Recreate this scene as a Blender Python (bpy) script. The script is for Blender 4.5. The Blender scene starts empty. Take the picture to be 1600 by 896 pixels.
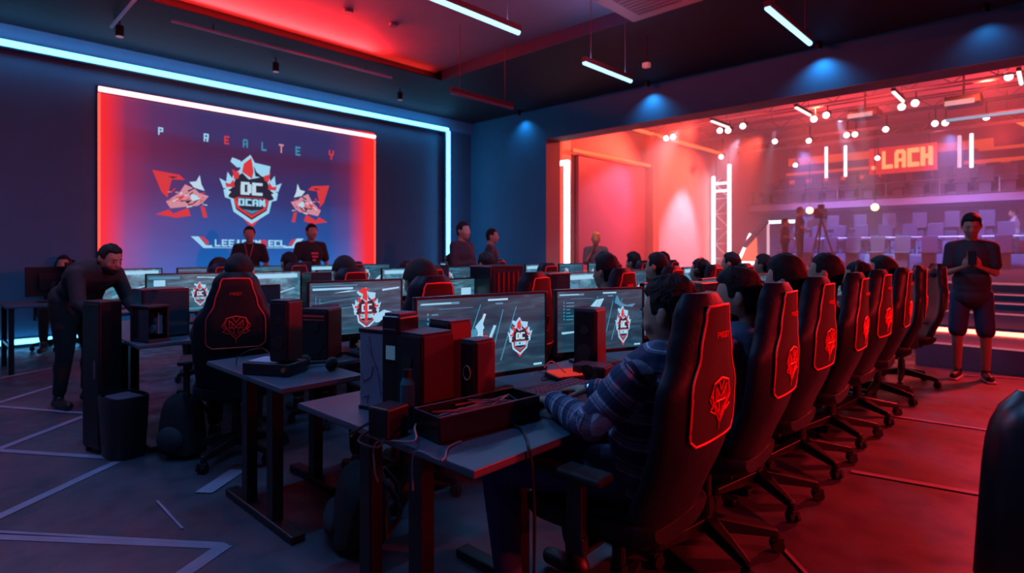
import bpy, bmesh, math, random
import numpy as np
from mathutils import Vector, Matrix
random.seed(7)
PI = math.pi
H = 1.35            # eye height of the camera
AZ = math.radians(43.5)
FPX = 900.0
RV = (math.cos(AZ), math.sin(AZ)); FV = (-math.sin(AZ), math.cos(AZ))
COL = bpy.context.scene.collection

def at(px, d):
    """world x, y of the point at picture column px and depth d"""
    xr = (px - 800) / FPX * d
    return (RV[0] * xr + FV[0] * d, RV[1] * xr + FV[1] * d)
def on(px, py, z=0.0):
    d = FPX * (H - z) / (py - 391.0)
    x, y = at(px, d)
    return Vector((x, y, z))

# ------------------------------------------------------------------ materials
MATS = {}
def mat(name, col, rough=0.6, metal=0.0, emit=None, es=0.0, noise=0.0, nscale=8.0, spec=0.5, bump=0.0, sheen=0.0, coat=0.0):
    if name in MATS: return MATS[name]
    m = bpy.data.materials.new(name); m.use_nodes = True
    nt = m.node_tree; b = nt.nodes['Principled BSDF']
    b.inputs['Base Color'].default_value = (*col, 1)
    b.inputs['Roughness'].default_value = rough
    b.inputs['Metallic'].default_value = metal
    b.inputs['Specular IOR Level'].default_value = spec
    if coat: b.inputs['Coat Weight'].default_value = coat; b.inputs['Coat Roughness'].default_value = .15
    if sheen: b.inputs['Sheen Weight'].default_value = sheen
    if emit:
        b.inputs['Emission Color'].default_value = (*emit, 1)
        b.inputs['Emission Strength'].default_value = es
    if noise or bump:
        tc = nt.nodes.new('ShaderNodeTexCoord'); n = nt.nodes.new('ShaderNodeTexNoise')
        n.inputs['Scale'].default_value = nscale; n.inputs['Detail'].default_value = 5
        nt.links.new(tc.outputs['Object'], n.inputs['Vector'])
        if noise:
            mx = nt.nodes.new('ShaderNodeMixRGB'); mx.blend_type = 'MIX'
            mx.inputs[1].default_value = (*[c * (1 - noise) for c in col], 1)
            mx.inputs[2].default_value = (*[min(1, c * (1 + noise)) for c in col], 1)
            nt.links.new(n.outputs['Fac'], mx.inputs[0]); nt.links.new(mx.outputs[0], b.inputs['Base Color'])
        if bump:
            bp = nt.nodes.new('ShaderNodeBump'); bp.inputs['Strength'].default_value = bump; bp.inputs['Distance'].default_value = .01
            nt.links.new(n.outputs['Fac'], bp.inputs['Height']); nt.links.new(bp.outputs[0], b.inputs['Normal'])
    MATS[name] = m
    return m
def emis(name, col, s):
    return mat(name, (.02, .02, .02), .5, emit=col, es=s)

# ------------------------------------------------------------------ mesh builder
class MB:
    def __init__(s): s.v = []; s.f = []; s.m = []; s.M = Matrix.Identity(4)
    def add(s, vs, fs, mi=0, M=None):
        o = len(s.v); T = s.M if M is None else s.M @ M
        s.v += [tuple(T @ Vector(p)) for p in vs]
        s.f += [tuple(i + o for i in f) for f in fs]; s.m += [mi] * len(fs)
        return s
    def box(s, c, d, rz=0, mi=0, M=None, taper=1.0):
        x, y, z = [k / 2 for k in d]; t = taper
        vs = [(-x, -y, -z), (x, -y, -z), (x, y, -z), (-x, y, -z), (-x*t, -y*t, z), (x*t, -y*t, z), (x*t, y*t, z), (-x*t, y*t, z)]
        T = Matrix.Translation(c) @ Matrix.Rotation(rz, 4, 'Z')
        if M is not None: T = M @ T
        return s.add(vs, [(3, 2, 1, 0), (4, 5, 6, 7), (0, 1, 5, 4), (1, 2, 6, 5), (2, 3, 7, 6), (3, 0, 4, 7)], mi, T)
    def b2(s, x0, x1, y0, y1, z0, z1, mi=0):
        return s.box(((x0+x1)/2, (y0+y1)/2, (z0+z1)/2), (abs(x1-x0), abs(y1-y0), abs(z1-z0)), 0, mi)
    def cyl(s, a, b, r0, r1=None, n=12, mi=0, caps=True):
        r1 = r0 if r1 is None else r1
        a = Vector(a); b = Vector(b); d = (b - a)
        if d.length < 1e-7: return s
        q = d.to_track_quat('Z', 'Y'); vs = []
        for p, r in ((a, r0), (b, r1)):
            for k in range(n):
                t = 2 * PI * k / n
                vs.append(p + q @ Vector((r * math.cos(t), r * math.sin(t), 0)))
        fs = [(k, (k+1) % n, n + (k+1) % n, n + k) for k in range(n)]
        if caps: fs += [tuple(range(n-1, -1, -1)), tuple(range(n, 2*n))]
        return s.add(vs, fs, mi)
    def tube(s, pts, r, n=6, mi=0, closed=False):
        pts = [Vector(p) for p in pts]; N = len(pts); vs = []; fs = []
        up = Vector((0, 0, 1))
        for i, p in enumerate(pts):
            if closed: d = pts[(i+1) % N] - pts[i-1]
            else: d = pts[min(i+1, N-1)] - pts[max(i-1, 0)]
            if d.length < 1e-9: d = Vector((0, 0, 1))
            d.normalize()
            u = d.cross(up)
            if u.length < .05: u = d.cross(Vector((0, 1, 0)))
            u.normalize(); w = d.cross(u)
            for k in range(n):
                t = 2*PI*k/n; vs.append(p + u*(r*math.cos(t)) + w*(r*math.sin(t)))
        for i in range(N if closed else N-1):
            j = (i+1) % N
            for k in range(n):
                fs.append((i*n+k, i*n+(k+1) % n, j*n+(k+1) % n, j*n+k))
        if not closed: fs += [tuple(range(n-1, -1, -1)), tuple(range((N-1)*n, N*n))]
        return s.add(vs, fs, mi)
    def ell(s, c, r, R=None, seg=16, rings=10, mi=0):
        vs = []; fs = []
        R = R or Matrix.Identity(3); c = Vector(c)
        for i in range(1, rings):
            a = PI * i / rings
            for k in range(seg):
                t = 2*PI*k/seg
                vs.append(c + R @ Vector((r[0]*math.sin(a)*math.cos(t), r[1]*math.sin(a)*math.sin(t), r[2]*math.cos(a))))
        top = len(vs); vs.append(c + R @ Vector((0, 0, r[2]))); vs.append(c + R @ Vector((0, 0, -r[2])))
        for i in range(rings-2):
            for k in range(seg):
                a0 = i*seg+k; a1 = i*seg+(k+1) % seg
                fs.append((a0, a0+seg, a1+seg, a1))
        for k in range(seg):
            fs.append((top, k, (k+1) % seg)); b = (rings-2)*seg
            fs.append((top+1, b+(k+1) % seg, b+k))
        return s.add(vs, fs, mi)
    def cap(s, a, b, r0, r1, n=12):
        s.cyl(a, b, r0, r1, n); s.ell(a, (r0,)*3, None, n, 8); s.ell(b, (r1,)*3, None, n, 8); return s
    def prism(s, pts, h0, h1, ax='z', mi=0):
        """extrude a 2-D outline; ax = axis of extrusion, pts give the other two (x,y)|(x,z)|(y,z)"""
        f = {'z': lambda p, h: (p[0], p[1], h), 'y': lambda p, h: (p[0], h, p[1]), 'x': lambda p, h: (h, p[0], p[1])}[ax]
        n = len(pts); vs = [f(p, h0) for p in pts] + [f(p, h1) for p in pts]
        fs = [tuple(range(n-1, -1, -1)), tuple(range(n, 2*n))] + [(k, (k+1) % n, n+(k+1) % n, n+k) for k in range(n)]
        return s.add(vs, fs, mi)
    def loft(s, rings, closed_ends=True, mi=0):
        n = len(rings[0]); vs = [p for r in rings for p in r]; fs = []
        for i in range(len(rings)-1):
            for k in range(n):
                fs.append((i*n+k, i*n+(k+1) % n, (i+1)*n+(k+1) % n, (i+1)*n+k))
        if closed_ends: fs += [tuple(range(n-1, -1, -1)), tuple(range((len(rings)-1)*n, len(rings)*n))]
        return s.add(vs, fs, mi)
    def build(s, name, mats, parent=None, smooth=False, bevel=0.0, fix=True, seg=2):
        me = bpy.data.meshes.new(name); me.from_pydata([tuple(p) for p in s.v], [], s.f)
        if not isinstance(mats, (list, tuple)): mats = [mats]
        for m in mats: me.materials.append(m)
        if len(mats) > 1: me.polygons.foreach_set('material_index', s.m)
        if fix:
            bm = bmesh.new(); bm.from_mesh(me); bmesh.ops.recalc_face_normals(bm, faces=bm.faces); bm.to_mesh(me); bm.free()
        if smooth:
            me.polygons.foreach_set('use_smooth', [True]*len(me.polygons))
            try: me.set_sharp_from_angle(angle=math.radians(40))
            except Exception: pass
        me.update()
        o = bpy.data.objects.new(name, me); COL.objects.link(o)
        if parent is not None: o.parent = parent
        if bevel:
            b = o.modifiers.new('Bevel', 'BEVEL'); b.width = bevel; b.segments = seg; b.limit_method = 'ANGLE'; b.angle_limit = math.radians(50)
        return o

def tag(o, label=None, cat=None, group=None, kind=None):
    if label: o['label'] = label
    if cat: o['category'] = cat
    if group: o['group'] = group
    if kind: o['kind'] = kind
    return o
def thing(name, label, cat, loc=(0, 0, 0), rz=0, group=None):
    o = bpy.data.objects.new(name, None); COL.objects.link(o); o.empty_display_size = .1
    o.location = loc; o.rotation_euler = (0, 0, rz)
    return tag(o, label, cat, group)
def struct(name, mb, m, **k):
    o = mb.build(name, m, **k); o['kind'] = 'structure'; return o
def kids(o): return [c for c in KIDS.get(o.name, [])]
KIDS = {}
def index_kids():
    KIDS.clear()
    for o in bpy.data.objects:
        if o.parent: KIDS.setdefault(o.parent.name, []).append(o)
def dup(root, loc, rz, label, group=None, skip=()):
    """a copy of a thing with copies of its parts and sub-parts"""
    index_kids()
    r = root.copy(); COL.objects.link(r); r.location = loc; r.rotation_euler = (0, 0, rz); r['label'] = label
    if group: r['group'] = group
    elif 'group' in r: del r['group']
    for ch in kids(root):
        if ch.name.split('.')[0] in skip: continue
        c = ch.copy(); COL.objects.link(c); c.parent = r
        for g in kids(ch):
            d = g.copy(); COL.objects.link(d); d.parent = c
    return r
def lerp(a, b, t): return a + (b - a) * t
def curve_lin(keys, s):
    n = len(keys); i = 0
    while i < n-2 and s > keys[i+1][0]: i += 1
    def tan(j):
        a = keys[max(j-1, 0)]; b = keys[min(j+1, n-1)]; return (b[1]-a[1])/(b[0]-a[0])
    (x0, y0), (x1, y1) = keys[i], keys[i+1]; h = x1-x0; t = (s-x0)/h; m0, m1 = tan(i)*h, tan(i+1)*h
    return (2*t**3-3*t*t+1)*y0 + (t**3-2*t*t+t)*m0 + (3*t*t-2*t**3)*y1 + (t**3-t*t)*m1
def curve(keys, s):
    for (a, va), (b, vb) in zip(keys, keys[1:]):
        if s <= b:
            t = max(0, (s - a) / (b - a)); t = t*t*(3-2*t); return lerp(va, vb, t)
    return keys[-1][1]
def text_mesh(name, body, size, m, parent=None, extrude=.002, offset=0.0, align='CENTER', shear=0.0, spacing=1.0):
    """lettering lying in local XY, readable from +Z; returns an object"""
    cu = bpy.data.curves.new(name, 'FONT'); cu.body = body; cu.size = size; cu.extrude = extrude; cu.offset = offset
    cu.align_x = align; cu.align_y = 'CENTER'; cu.shear = shear; cu.space_character = spacing; cu.resolution_u = 3
    t = bpy.data.objects.new(name + '_c', cu); COL.objects.link(t)
    dg = bpy.context.evaluated_depsgraph_get(); dg.update()
    me = bpy.data.meshes.new_from_object(t.evaluated_get(dg)); me.name = name
    bpy.data.objects.remove(t); bpy.data.curves.remove(cu)
    me.materials.clear(); me.materials.append(m)
    o = bpy.data.objects.new(name, me); COL.objects.link(o)
    if parent is not None: o.parent = parent
    return o

# ------------------------------------------------------------------ shared materials
BLK = mat('black_plastic', (.012, .012, .016), .45, noise=.3, nscale=30)
BLKS = mat('satin_black', (.010, .010, .014), .3, noise=.2, nscale=20)
METB = mat('black_steel', (.014, .014, .018), .42, .3, noise=.2, nscale=12)
DESKM = mat('slate_desk_laminate', (.06, .08, .115), .40, noise=.15, nscale=40, bump=.03)
EDGE = mat('desk_edge_band', (.10, .11, .14), .4)
LEATH = mat('black_leather', (.008, .010, .018), .45, noise=.3, nscale=60, bump=.12, spec=.22)
REDP = mat('dark_red_fabric', (.030, .003, .005), .75, noise=.25, nscale=90, bump=.1)
TRIM = mat('bright_red_piping', (1.0, .05, .04), .5)
RUB = mat('rubber', (.01, .01, .012), .7)
CHROME = mat('dull_chrome', (.35, .36, .4), .25, 1.0)
SKIN = mat('skin', (.42, .22, .15), .5, noise=.12, nscale=30)
SKIN2 = mat('skin_tan', (.34, .17, .115), .5, noise=.12, nscale=30)
HAIR = mat('dark_hair', (.010, .008, .009), .7, noise=.4, nscale=40, bump=.3, spec=.25)
BLONDE = mat('blond_hair', (.55, .36, .16), .5, noise=.3, nscale=30)
NAVY = mat('navy_denim', (.03, .05, .15), .8, noise=.3, nscale=60, bump=.1)
BLKT = mat('black_cotton', (.014, .014, .018), .85, noise=.3, nscale=40)
CHAR = mat('charcoal_cotton', (.03, .03, .042), .85, noise=.3, nscale=40)
GREYT = mat('grey_cotton', (.10, .11, .15), .85, noise=.3, nscale=40)
WHITET = mat('white_rubber', (.5, .5, .52), .6)
EYEW = mat('eye_white', (.5, .48, .46), .3)
CABM = mat('cable_black', (.015, .015, .018), .5)
LB = emis('glow_pale_blue', (.36, .74, 1.0), .85)
CY = emis('glow_cyan', (.06, .45, .75), .55)
WH = emis('glow_white', (.60, .82, .98), .8)
RD = emis('glow_red', (.85, .05, .06), .75)
DKB = emis('glow_dark_blue', (.008, .03, .07), .5)
PK = emis('glow_pink', (.85, .35, .45), .7)
# ------------------------------------------------------------------ emblem artwork (flat graphics shown on screens)
def poly_layers(layers, fx, mb, off0=0.0, step=.0006):
    """layers: list of (material index, [(u, v), ...]); fx(u, v, h) -> local point. Each gets its own thin slab."""
    for i, (mi, pts) in enumerate(layers):
        h = off0 + step * (i + 1); n = len(pts)
        vs = [fx(u, v, off0) for u, v in pts] + [fx(u, v, h) for u, v in pts]
        fs = [tuple(range(n, 2*n))] + [(k, (k+1) % n, n+(k+1) % n, n+k) for k in range(n)]
        mb.add(vs, fs, mi)
def band(p, q, w):
    p = Vector(p); q = Vector(q); d = (q-p).normalized(); n = Vector((-d.y, d.x)) * w
    return [tuple(p+n), tuple(q+n*.6), tuple(q-n*.6), tuple(p-n)]
def shield(): # 0 pale blue, 1 cyan, 2 white, 3 red, 4 dark
    L = []
    out = [(-.78, .12), (-.95, .0), (-.9, -.25), (-.72, -.3), (-.62, -.72), (0, -1.12), (.62, -.72), (.72, -.3), (.9, -.25), (.95, .0), (.78, .12), (.62, .55), (.3, .82), (-.3, .82), (-.62, .55)]
    L.append((3, [(-.4, -.82), (0, -1.25), (.4, -.82)]))
    L.append((0, out))
    L.append((4, [(x*.86, y*.86-.02) for x, y in out]))
    L.append((3, [(-.62, -.28), (-.5, -.6), (0, -.92), (.5, -.6), (.62, -.28), (.45, -.2), (-.45, -.2)]))
    L.append((4, [(-.52, -.28), (-.42, -.56), (0, -.82), (.42, -.56), (.52, -.28), (.4, -.22), (-.4, -.22)]))
    L.append((1, [(-.3, -.62), (0, -.78), (.3, -.62), (0, -.66)]))
    for s in (-1, 1):
        L.append((0, [(s*.95, .05), (s*1.08, .38), (s*.86, .28), (s*.82, .62), (s*.66, .4), (s*.72, .1)]))
        L.append((3, [(s*.86, .1), (s*.9, .25), (s*.74, .22), (s*.62, .38), (s*.58, .12)]))
        L.append((2, [(s*.7, -.05), (s*.86, .02), (s*.8, -.18)]))
        L.append((3, [(s*.42, .62), (s*.66, .72), (s*.6, .38), (s*.46, .42)]))
    L.append((0, [(-.66, 1.12), (-.42, 1.05), (-.2, .85), (-.5, .8), (-.72, .98)]))
    L.append((0, [(-.4, .7), (-.36, 1.0), (-.05, 1.28), (.1, 1.02), (.66, .95), (.62, .66), (.2, .5), (-.1, .42)]))
    L.append((3, [(-.34, .66), (-.28, .95), (-.02, 1.18), (.06, .7), (0, .45)]))
    L.append((4, [(.06, .92), (.12, .55), (.4, .52), (.16, .7)]))
    L.append((4, [(-.5, .4), (.5, .4), (.55, .2), (-.55, .2)]))
    return L
def letter(ch, x, y, w, h, mi=2, t=.28):
    """block letters from bars"""
    R = []
    def r(a, b, c, d): R.append((mi, [(x+a*w, y+b*h), (x+c*w, y+b*h), (x+c*w, y+d*h), (x+a*w, y+d*h)]))
    g = {'D': [(0, 0, t, 1), (t, 0, 1-t/2, .2), (t, .8, 1-t/2, 1), (1-t, .15, 1, .85)],
         'C': [(0, 0, t, 1), (t, 0, 1, .22), (t, .78, 1, 1)], 'O': [(0, 0, t, 1), (1-t, 0, 1, 1), (t, 0, 1-t, .2), (t, .8, 1-t, 1)],
         'A': [(0, 0, t, .9), (1-t, 0, 1, .9), (t/2, .8, 1-t/2, 1), (t, .35, 1-t, .5)],
         'N': [(0, 0, t, 1), (1-t, 0, 1, 1), (t, .5, .6, .85), (.4, .2, 1-t, .5)], 'I': [(.3, 0, .7, 1)],
         'E': [(0, 0, t, 1), (t, 0, 1, .2), (t, .4, .85, .6), (t, .8, 1, 1)], 'L': [(0, 0, t, 1), (t, 0, 1, .22)],
         'P': [(0, 0, t, 1), (t, .8, 1, 1), (t, .4, 1, .58), (1-t, .5, 1, .9)], 'T': [(0, .8, 1, 1), (.5-t/2, 0, .5+t/2, .8)],
         'R': [(0, 0, t, 1), (t, .8, 1, 1), (t, .4, 1, .58), (1-t, .5, 1, .9), (.55, 0, .9, .42)],
         'K': [(0, 0, t, 1), (t, .4, .6, .6), (.6, .55, 1, 1), (.6, 0, 1, .45)], 'H': [(0, 0, t, 1), (1-t, 0, 1, 1), (t, .4, 1-t, .6)],
         'Y': [(0, .5, t, 1), (1-t, .5, 1, 1), (t/2, .42, 1-t/2, .6), (.5-t/2, 0, .5+t/2, .45)], '.': [(.2, 0, .6, .22)],
         'G': [(0, 0, t, 1), (t, 0, 1, .2), (t, .8, 1, 1), (1-t, .2, 1, .5)], 'F': [(0, 0, t, 1), (t, .8, 1, 1), (t, .4, .85, .58)],
         'S': [(0, 0, 1, .2), (0, .4, 1, .6), (0, .8, 1, 1), (0, .5, t, .9), (1-t, .1, 1, .5)],
         'U': [(0, 0, t, 1), (1-t, 0, 1, 1), (t, 0, 1-t, .2)]}
    for a, b, c, d in g.get(ch, []): r(a, b, c, d)
    return R
def word(s, x, y, w, h, gap=.25, mi=2, t=.28):
    L = []
    for i, ch in enumerate(s):
        L += letter(ch, x + i*w*(1+gap), y, w, h, mi, t)
    return L
def crest():
    L = shield()
    L += word('DC', -.38, -.12, .36, .44, .08, 2, .36)
    L += word('OCAN', -.46, -.5, .2, .24, .2, 0, .3)
    return L
def beast(s=1):
    """red banner with a pale charging animal below it"""
    L = [(3, [(-1, .9), (-.1, .8), (.1, .62), (-.35, .6), (-.45, .2), (-.5, -.1), (-.7, .1)]),
         (4, [(-.5, .7), (-.15, .72), (-.3, .64)]),
         (5, [(-.55, -.25), (-.1, .1), (.1, .45), (.45, .3), (.6, .15), (.95, .05), (.75, -.2), (.55, -.35), (.2, -.4), (-.4, -.5)]),
         (2, [(.25, .55), (.5, .6), (.62, .85), (.68, .5), (.8, .25), (.6, .3), (.42, .35)]),
         (2, [(.3, .1), (.7, .0), (.6, -.2), (.3, -.15)]),
         (3, [(-.9, -.75), (-.45, -.55), (-.3, -.7), (.2, -.45), (.3, -.75), (-.2, -.85), (-.5, -.8)]),
         (3, [(.65, -.35), (.8, -.4), (.9, -.8), (.75, -.8)]),
         (3, [(-.2, -.1), (.1, .05), (.0, -.12), (-.35, -.3)]), (4, [(.1, -.2), (.35, -.12), (.2, -.3)])]
    rnd = random.Random(3)
    for k in range(26):
        x = rnd.uniform(-.5, .7); y = rnd.uniform(-.42, .28) - abs(x)*.1; a = rnd.uniform(-.3, .9); l = rnd.uniform(.08, .26)
        L.append((rnd.choice((2, 3, 4, 5, 3)), band((x, y), (x+l*math.cos(a), y+l*math.sin(a)), rnd.uniform(.012, .03))))
    return [(m, [(x*s, y) for x, y in p]) for m, p in L]
ART = [LB, CY, WH, RD, DKB, PK]

# ------------------------------------------------------------------ monitors
def screen_mat(name, base, streak, s, seed, scale=(6, 1, 1)):
    m = bpy.data.materials.new(name); m.use_nodes = True; nt = m.node_tree; b = nt.nodes['Principled BSDF']
    b.inputs['Base Color'].default_value = (.01, .012, .016, 1); b.inputs['Roughness'].default_value = .25
    tc = nt.nodes.new('ShaderNodeTexCoord'); mp = nt.nodes.new('ShaderNodeMapping')
    mp.inputs['Rotation'].default_value = (0, .45, 0); mp.inputs['Location'].default_value = (seed, seed*.37, seed*1.7)
    mp.inputs['Scale'].default_value = (scale[1], 1, scale[0])
    nt.links.new(tc.outputs['Object'], mp.inputs['Vector'])
    n = nt.nodes.new('ShaderNodeTexNoise'); n.inputs['Scale'].default_value = 4.0; n.inputs['Detail'].default_value = 4; n.inputs['Distortion'].default_value = 1.2
    nt.links.new(mp.outputs[0], n.inputs['Vector'])
    cr = nt.nodes.new('ShaderNodeValToRGB'); e = cr.color_ramp.elements
    e[0].position = .35; e[0].color = (*base, 1); e[1].position = .75; e[1].color = (*streak, 1)
    k = cr.color_ramp.elements.new(.55); k.color = (*[lerp(a, c, .3) for a, c in zip(base, streak)], 1)
    nt.links.new(n.outputs['Fac'], cr.inputs[0]); nt.links.new(cr.outputs[0], b.inputs['Emission Color'])
    b.inputs['Emission Strength'].default_value = s
    return m
SCR = [screen_mat('screen_game_a', (.010, .032, .062), (.034, .098, .160), 1.0, 1.3, (5, 1)),
       screen_mat('screen_game_b', (.012, .045, .085), (.06, .18, .27), 1.0, 4.1, (7, 1)),
       screen_mat('screen_game_c', (.02, .07, .11), (.12, .38, .52), .9, 8.7, (9, 1)),
       screen_mat('screen_game_d', (.04, .12, .19), (.20, .55, .75), .9, 12.7, (4, 2))]
def build_monitor(W, Hh, m, art, lift=.10, name='monitor'):
    """screen faces local +Y; its lower edge hangs lift above the desk"""
    r = thing(name, '', 'monitor')
    c = MB(); t = .022; z0 = lift
    c.box((0, -.004-t/2, z0+Hh/2), (W, t, Hh))
    c.box((0, -.04, z0+Hh/2), (W*.55, .03, Hh*.55))
    b = .011
    for x in (-1, 1): c.box((x*(W/2-b/2), .0, z0+Hh/2), (b, .010, Hh))
    c.box((0, 0, z0+Hh-b/2), (W, .010, b)); c.box((0, 0, z0+b*.9), (W, .011, b*1.8))
    c.build('casing', BLKS, r, bevel=.003)
    s = MB(); s.b2(-W/2+b, W/2-b, -.006, -.001, z0+b*1.8, z0+Hh-b); scr = s.build('screen', m, r)
    st = MB(); st.box((0, -.06, z0*.5+.09), (.05, .025, z0+.16)); st.build('stand', BLK, r, bevel=.006)
    bs = MB(); bs.box((0, -.05, .008), (.24, .19, .016)); bs.build('foot', BLK, r, bevel=.006)
    if art:
        w = W-2*b; h = Hh-2.8*b
        def fx(u, v, hh): return (w/2 - u*w, -.001 + hh, z0+b*1.8 + v*h)
        a = MB(); poly_layers(art, fx, a, 0, .00018); a.build('screen_picture', ART, scr, fix=False)
    return r
def scaled(L, cx, cy, sx, sy, flip=1): return [(m, [(cx+u*sx*flip, cy+v*sy) for u, v in p]) for m, p in L]
def rect(mi, a, b, c, d): return (mi, [(a, b), (c, b), (c, d), (a, d)])
def hud(seed):
    rnd = random.Random(seed); L = []
    L.append(rect(1, .02, .925, .30, .955)); L.append(rect(0, .03, .935, .24, .95))
    L.append(rect(0, .52, .94, .68, .965)); L.append(rect(1, .58, .89, .64, .91))
    for i in range(6):
        y = .80 - i*.055
        L.append(rect(1, .07, y, .08, y+.03)); L.append(rect(1, .10, y, .10+rnd.uniform(.04, .09), y+.016))
    L.append(rect(1, .15, .87, .40, .875)); L.append(rect(0, .90, .03, .97, .055))
    for a, b in (((.38, .5), (.46, .9)), ((.62, .15), (.75, .85)), ((.56, .3), (.64, .82))): L.append((1, band(a, b, .0025)))
    return L
artA = hud(1) + scaled(crest(), .78, .43, .095, .21) + [
    (0, [(.40, .30), (.43, .62), (.47, .72), (.47, .5), (.44, .30)]), (0, band((.48, .25), (.57, .62), .008)), (1, [(.36, .55), (.42, .6), (.45, .45), (.4, .42)]),
    (3, [(.42, .32), (.47, .5), (.51, .5), (.45, .28)]), (2, band((.43, .5), (.49, .78), .006)), (0, [(.42, .62), (.46, .70), (.48, .60), (.44, .54)])]
artB = hud(2) + scaled(crest(), .76, .38, .085, .27) + [
    (0, [(.30, .40), (.33, .66), (.44, .84), (.52, .86), (.45, .66), (.40, .5), (.30, .42)]), (1, band((.33, .45), (.46, .83), .004)), (1, band((.36, .45), (.49, .83), .003)),
    (0, [(.05, .30), (.3, .33), (.45, .42), (.3, .34), (.05, .33)]), (1, [(.66, .78), (.72, .72), (.86, .7), (.9, .75), (.8, .73), (.72, .78), (.68, .9)])]
artC = [rect(0, .03, .86, .45, .90), rect(1, .02, .93, .5, .95), (0, [(.25, .80), (.4, .84), (.5, .83), (.4, .81)]), (0, [(.78, .80), (.98, .84), (.98, .87), (.78, .84)]),
        (1, band((.1, .62), (.55, .7), .006)), (1, band((.3, .5), (.7, .55), .006)), rect(1, .06, .35, .065, .75), rect(1, .10, .3, .105, .7), rect(4, .02, .1, .3, .6)] + \
    scaled(crest(), .60, .45, .15, .34) + [(0, [(.66, .3), (.8, .42), (.9, .36), (.85, .2), (.7, .18)]), (3, rect(3, .575, .22, .605, .6)[1]), (3, [(.5, .82), (.57, .88), (.63, .84), (.55, .76)])]
artD = [rect(1, .02, .88, .4, .95), rect(0, .08, .7, .22, .86), (1, band((.25, .75), (.8, .82), .01)), (1, band((.2, .6), (.5, .66), .012)), (0, [(.3, .55), (.5, .66), (.45, .58)]),
        rect(1, .3, .05, .9, .10), (0, [(.62, .9), (.95, .9), (.97, .7), (.9, .86), (.62, .93)])] + scaled(crest(), .66, .45, .11, .27)
artE = [rect(1, .03, .9, .5, .93), rect(0, .55, .55, .72, .8), (1, band((.1, .3), (.5, .6), .012)), (0, [(.1, .5), (.2, .75), (.28, .55), (.18, .4)]), (1, [(.6, .2), (.9, .3), (.95, .15), (.7, .1)])]
artF = [rect(1, .02, .91, .6, .94), (0, [(.55, .3), (.8, .62), (.7, .35), (.85, .2)]), (1, band((.1, .75), (.6, .8), .01)), (1, band((.2, .2), (.8, .35), .012))] + scaled(shield(), .30, .5, .1, .26)
artG = [rect(0, .05, .82, .95, .95), rect(1, .1, .3, .4, .7), (0, band((.5, .3), (.9, .5), .02))]

# ------------------------------------------------------------------ gaming chair
WK = [(0, .19), (.1, .225), (.42, .243), (.60, .235), (.75, .172), (.9, .134), (.97, .116), (1.0, .085)]
PWK = [(.405, .13), (.425, .155), (.44, .164), (.62, .162), (.76, .116), (.92, .085), (.95, .073)]
TH = .046
BK = [(0, -.18), (.15, -.225), (.36, -.29), (.6, -.312), (1, -.322)]
def back_c(s): return (curve_lin(BK, s), .45 + .765*s)
def rear(x, s, off=0.0):
    w = curve(WK, s); u = min(1, abs(x)/w); c = u**(1/.7); sn = math.sqrt(max(0, 1-c*c)) ** .7
    y0, z = back_c(s)
    return Vector((x, y0 + .036*u**3 - TH*sn - off, z + off*.15))
def sz(z): return (z - .45) / .765
def chair_logo(mb, cx, cz, k):
    strokes = [([(-.72, .72), (0, .9), (.72, .72), (.86, .2), (.55, -.35), (0, -.98), (-.55, -.35), (-.86, .2)], 1),
               ([(-.55, .6), (0, .05), (.55, .6)], 0), ([(-.5, .5), (-.5, -.2), (0, -.72), (.5, -.2), (.5, .5)], 0),
               ([(-.55, -.05), (.55, -.05)], 0), ([(-.2, -.1), (-.12, -.5)], 0), ([(.2, -.1), (.12, -.5)], 0), ([(-.3, .3), (-.3, .0)], 0), ([(.3, .3), (.3, .0)], 0),
               ([(-.8, .5), (-1.05, .1), (-.75, -.2), (-1.0, -.35), (-.5, -.55)], 0), ([(.8, .5), (1.05, .1), (.75, -.2), (1.0, -.35), (.5, -.55)], 0),
               ([(0, -.9), (0, -1.3)], 0), ([(-.25, .75), (0, .35), (.25, .75)], 0)]
    for pts, cl in strokes:
        P = []
        n = len(pts); rng = range(n if cl else n-1)
        for i in rng:
            a = pts[i]; b = pts[(i+1) % n]
            for q in range(4): P.append((lerp(a[0], b[0], q/4), lerp(a[1], b[1], q/4)))
        if not cl: P.append(pts[-1])
        mb.tube([rear(cx + u*k, sz(cz + v*k), .0095) for u, v in P], .0030 if not cl else .0040, 4, closed=bool(cl))
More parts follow.
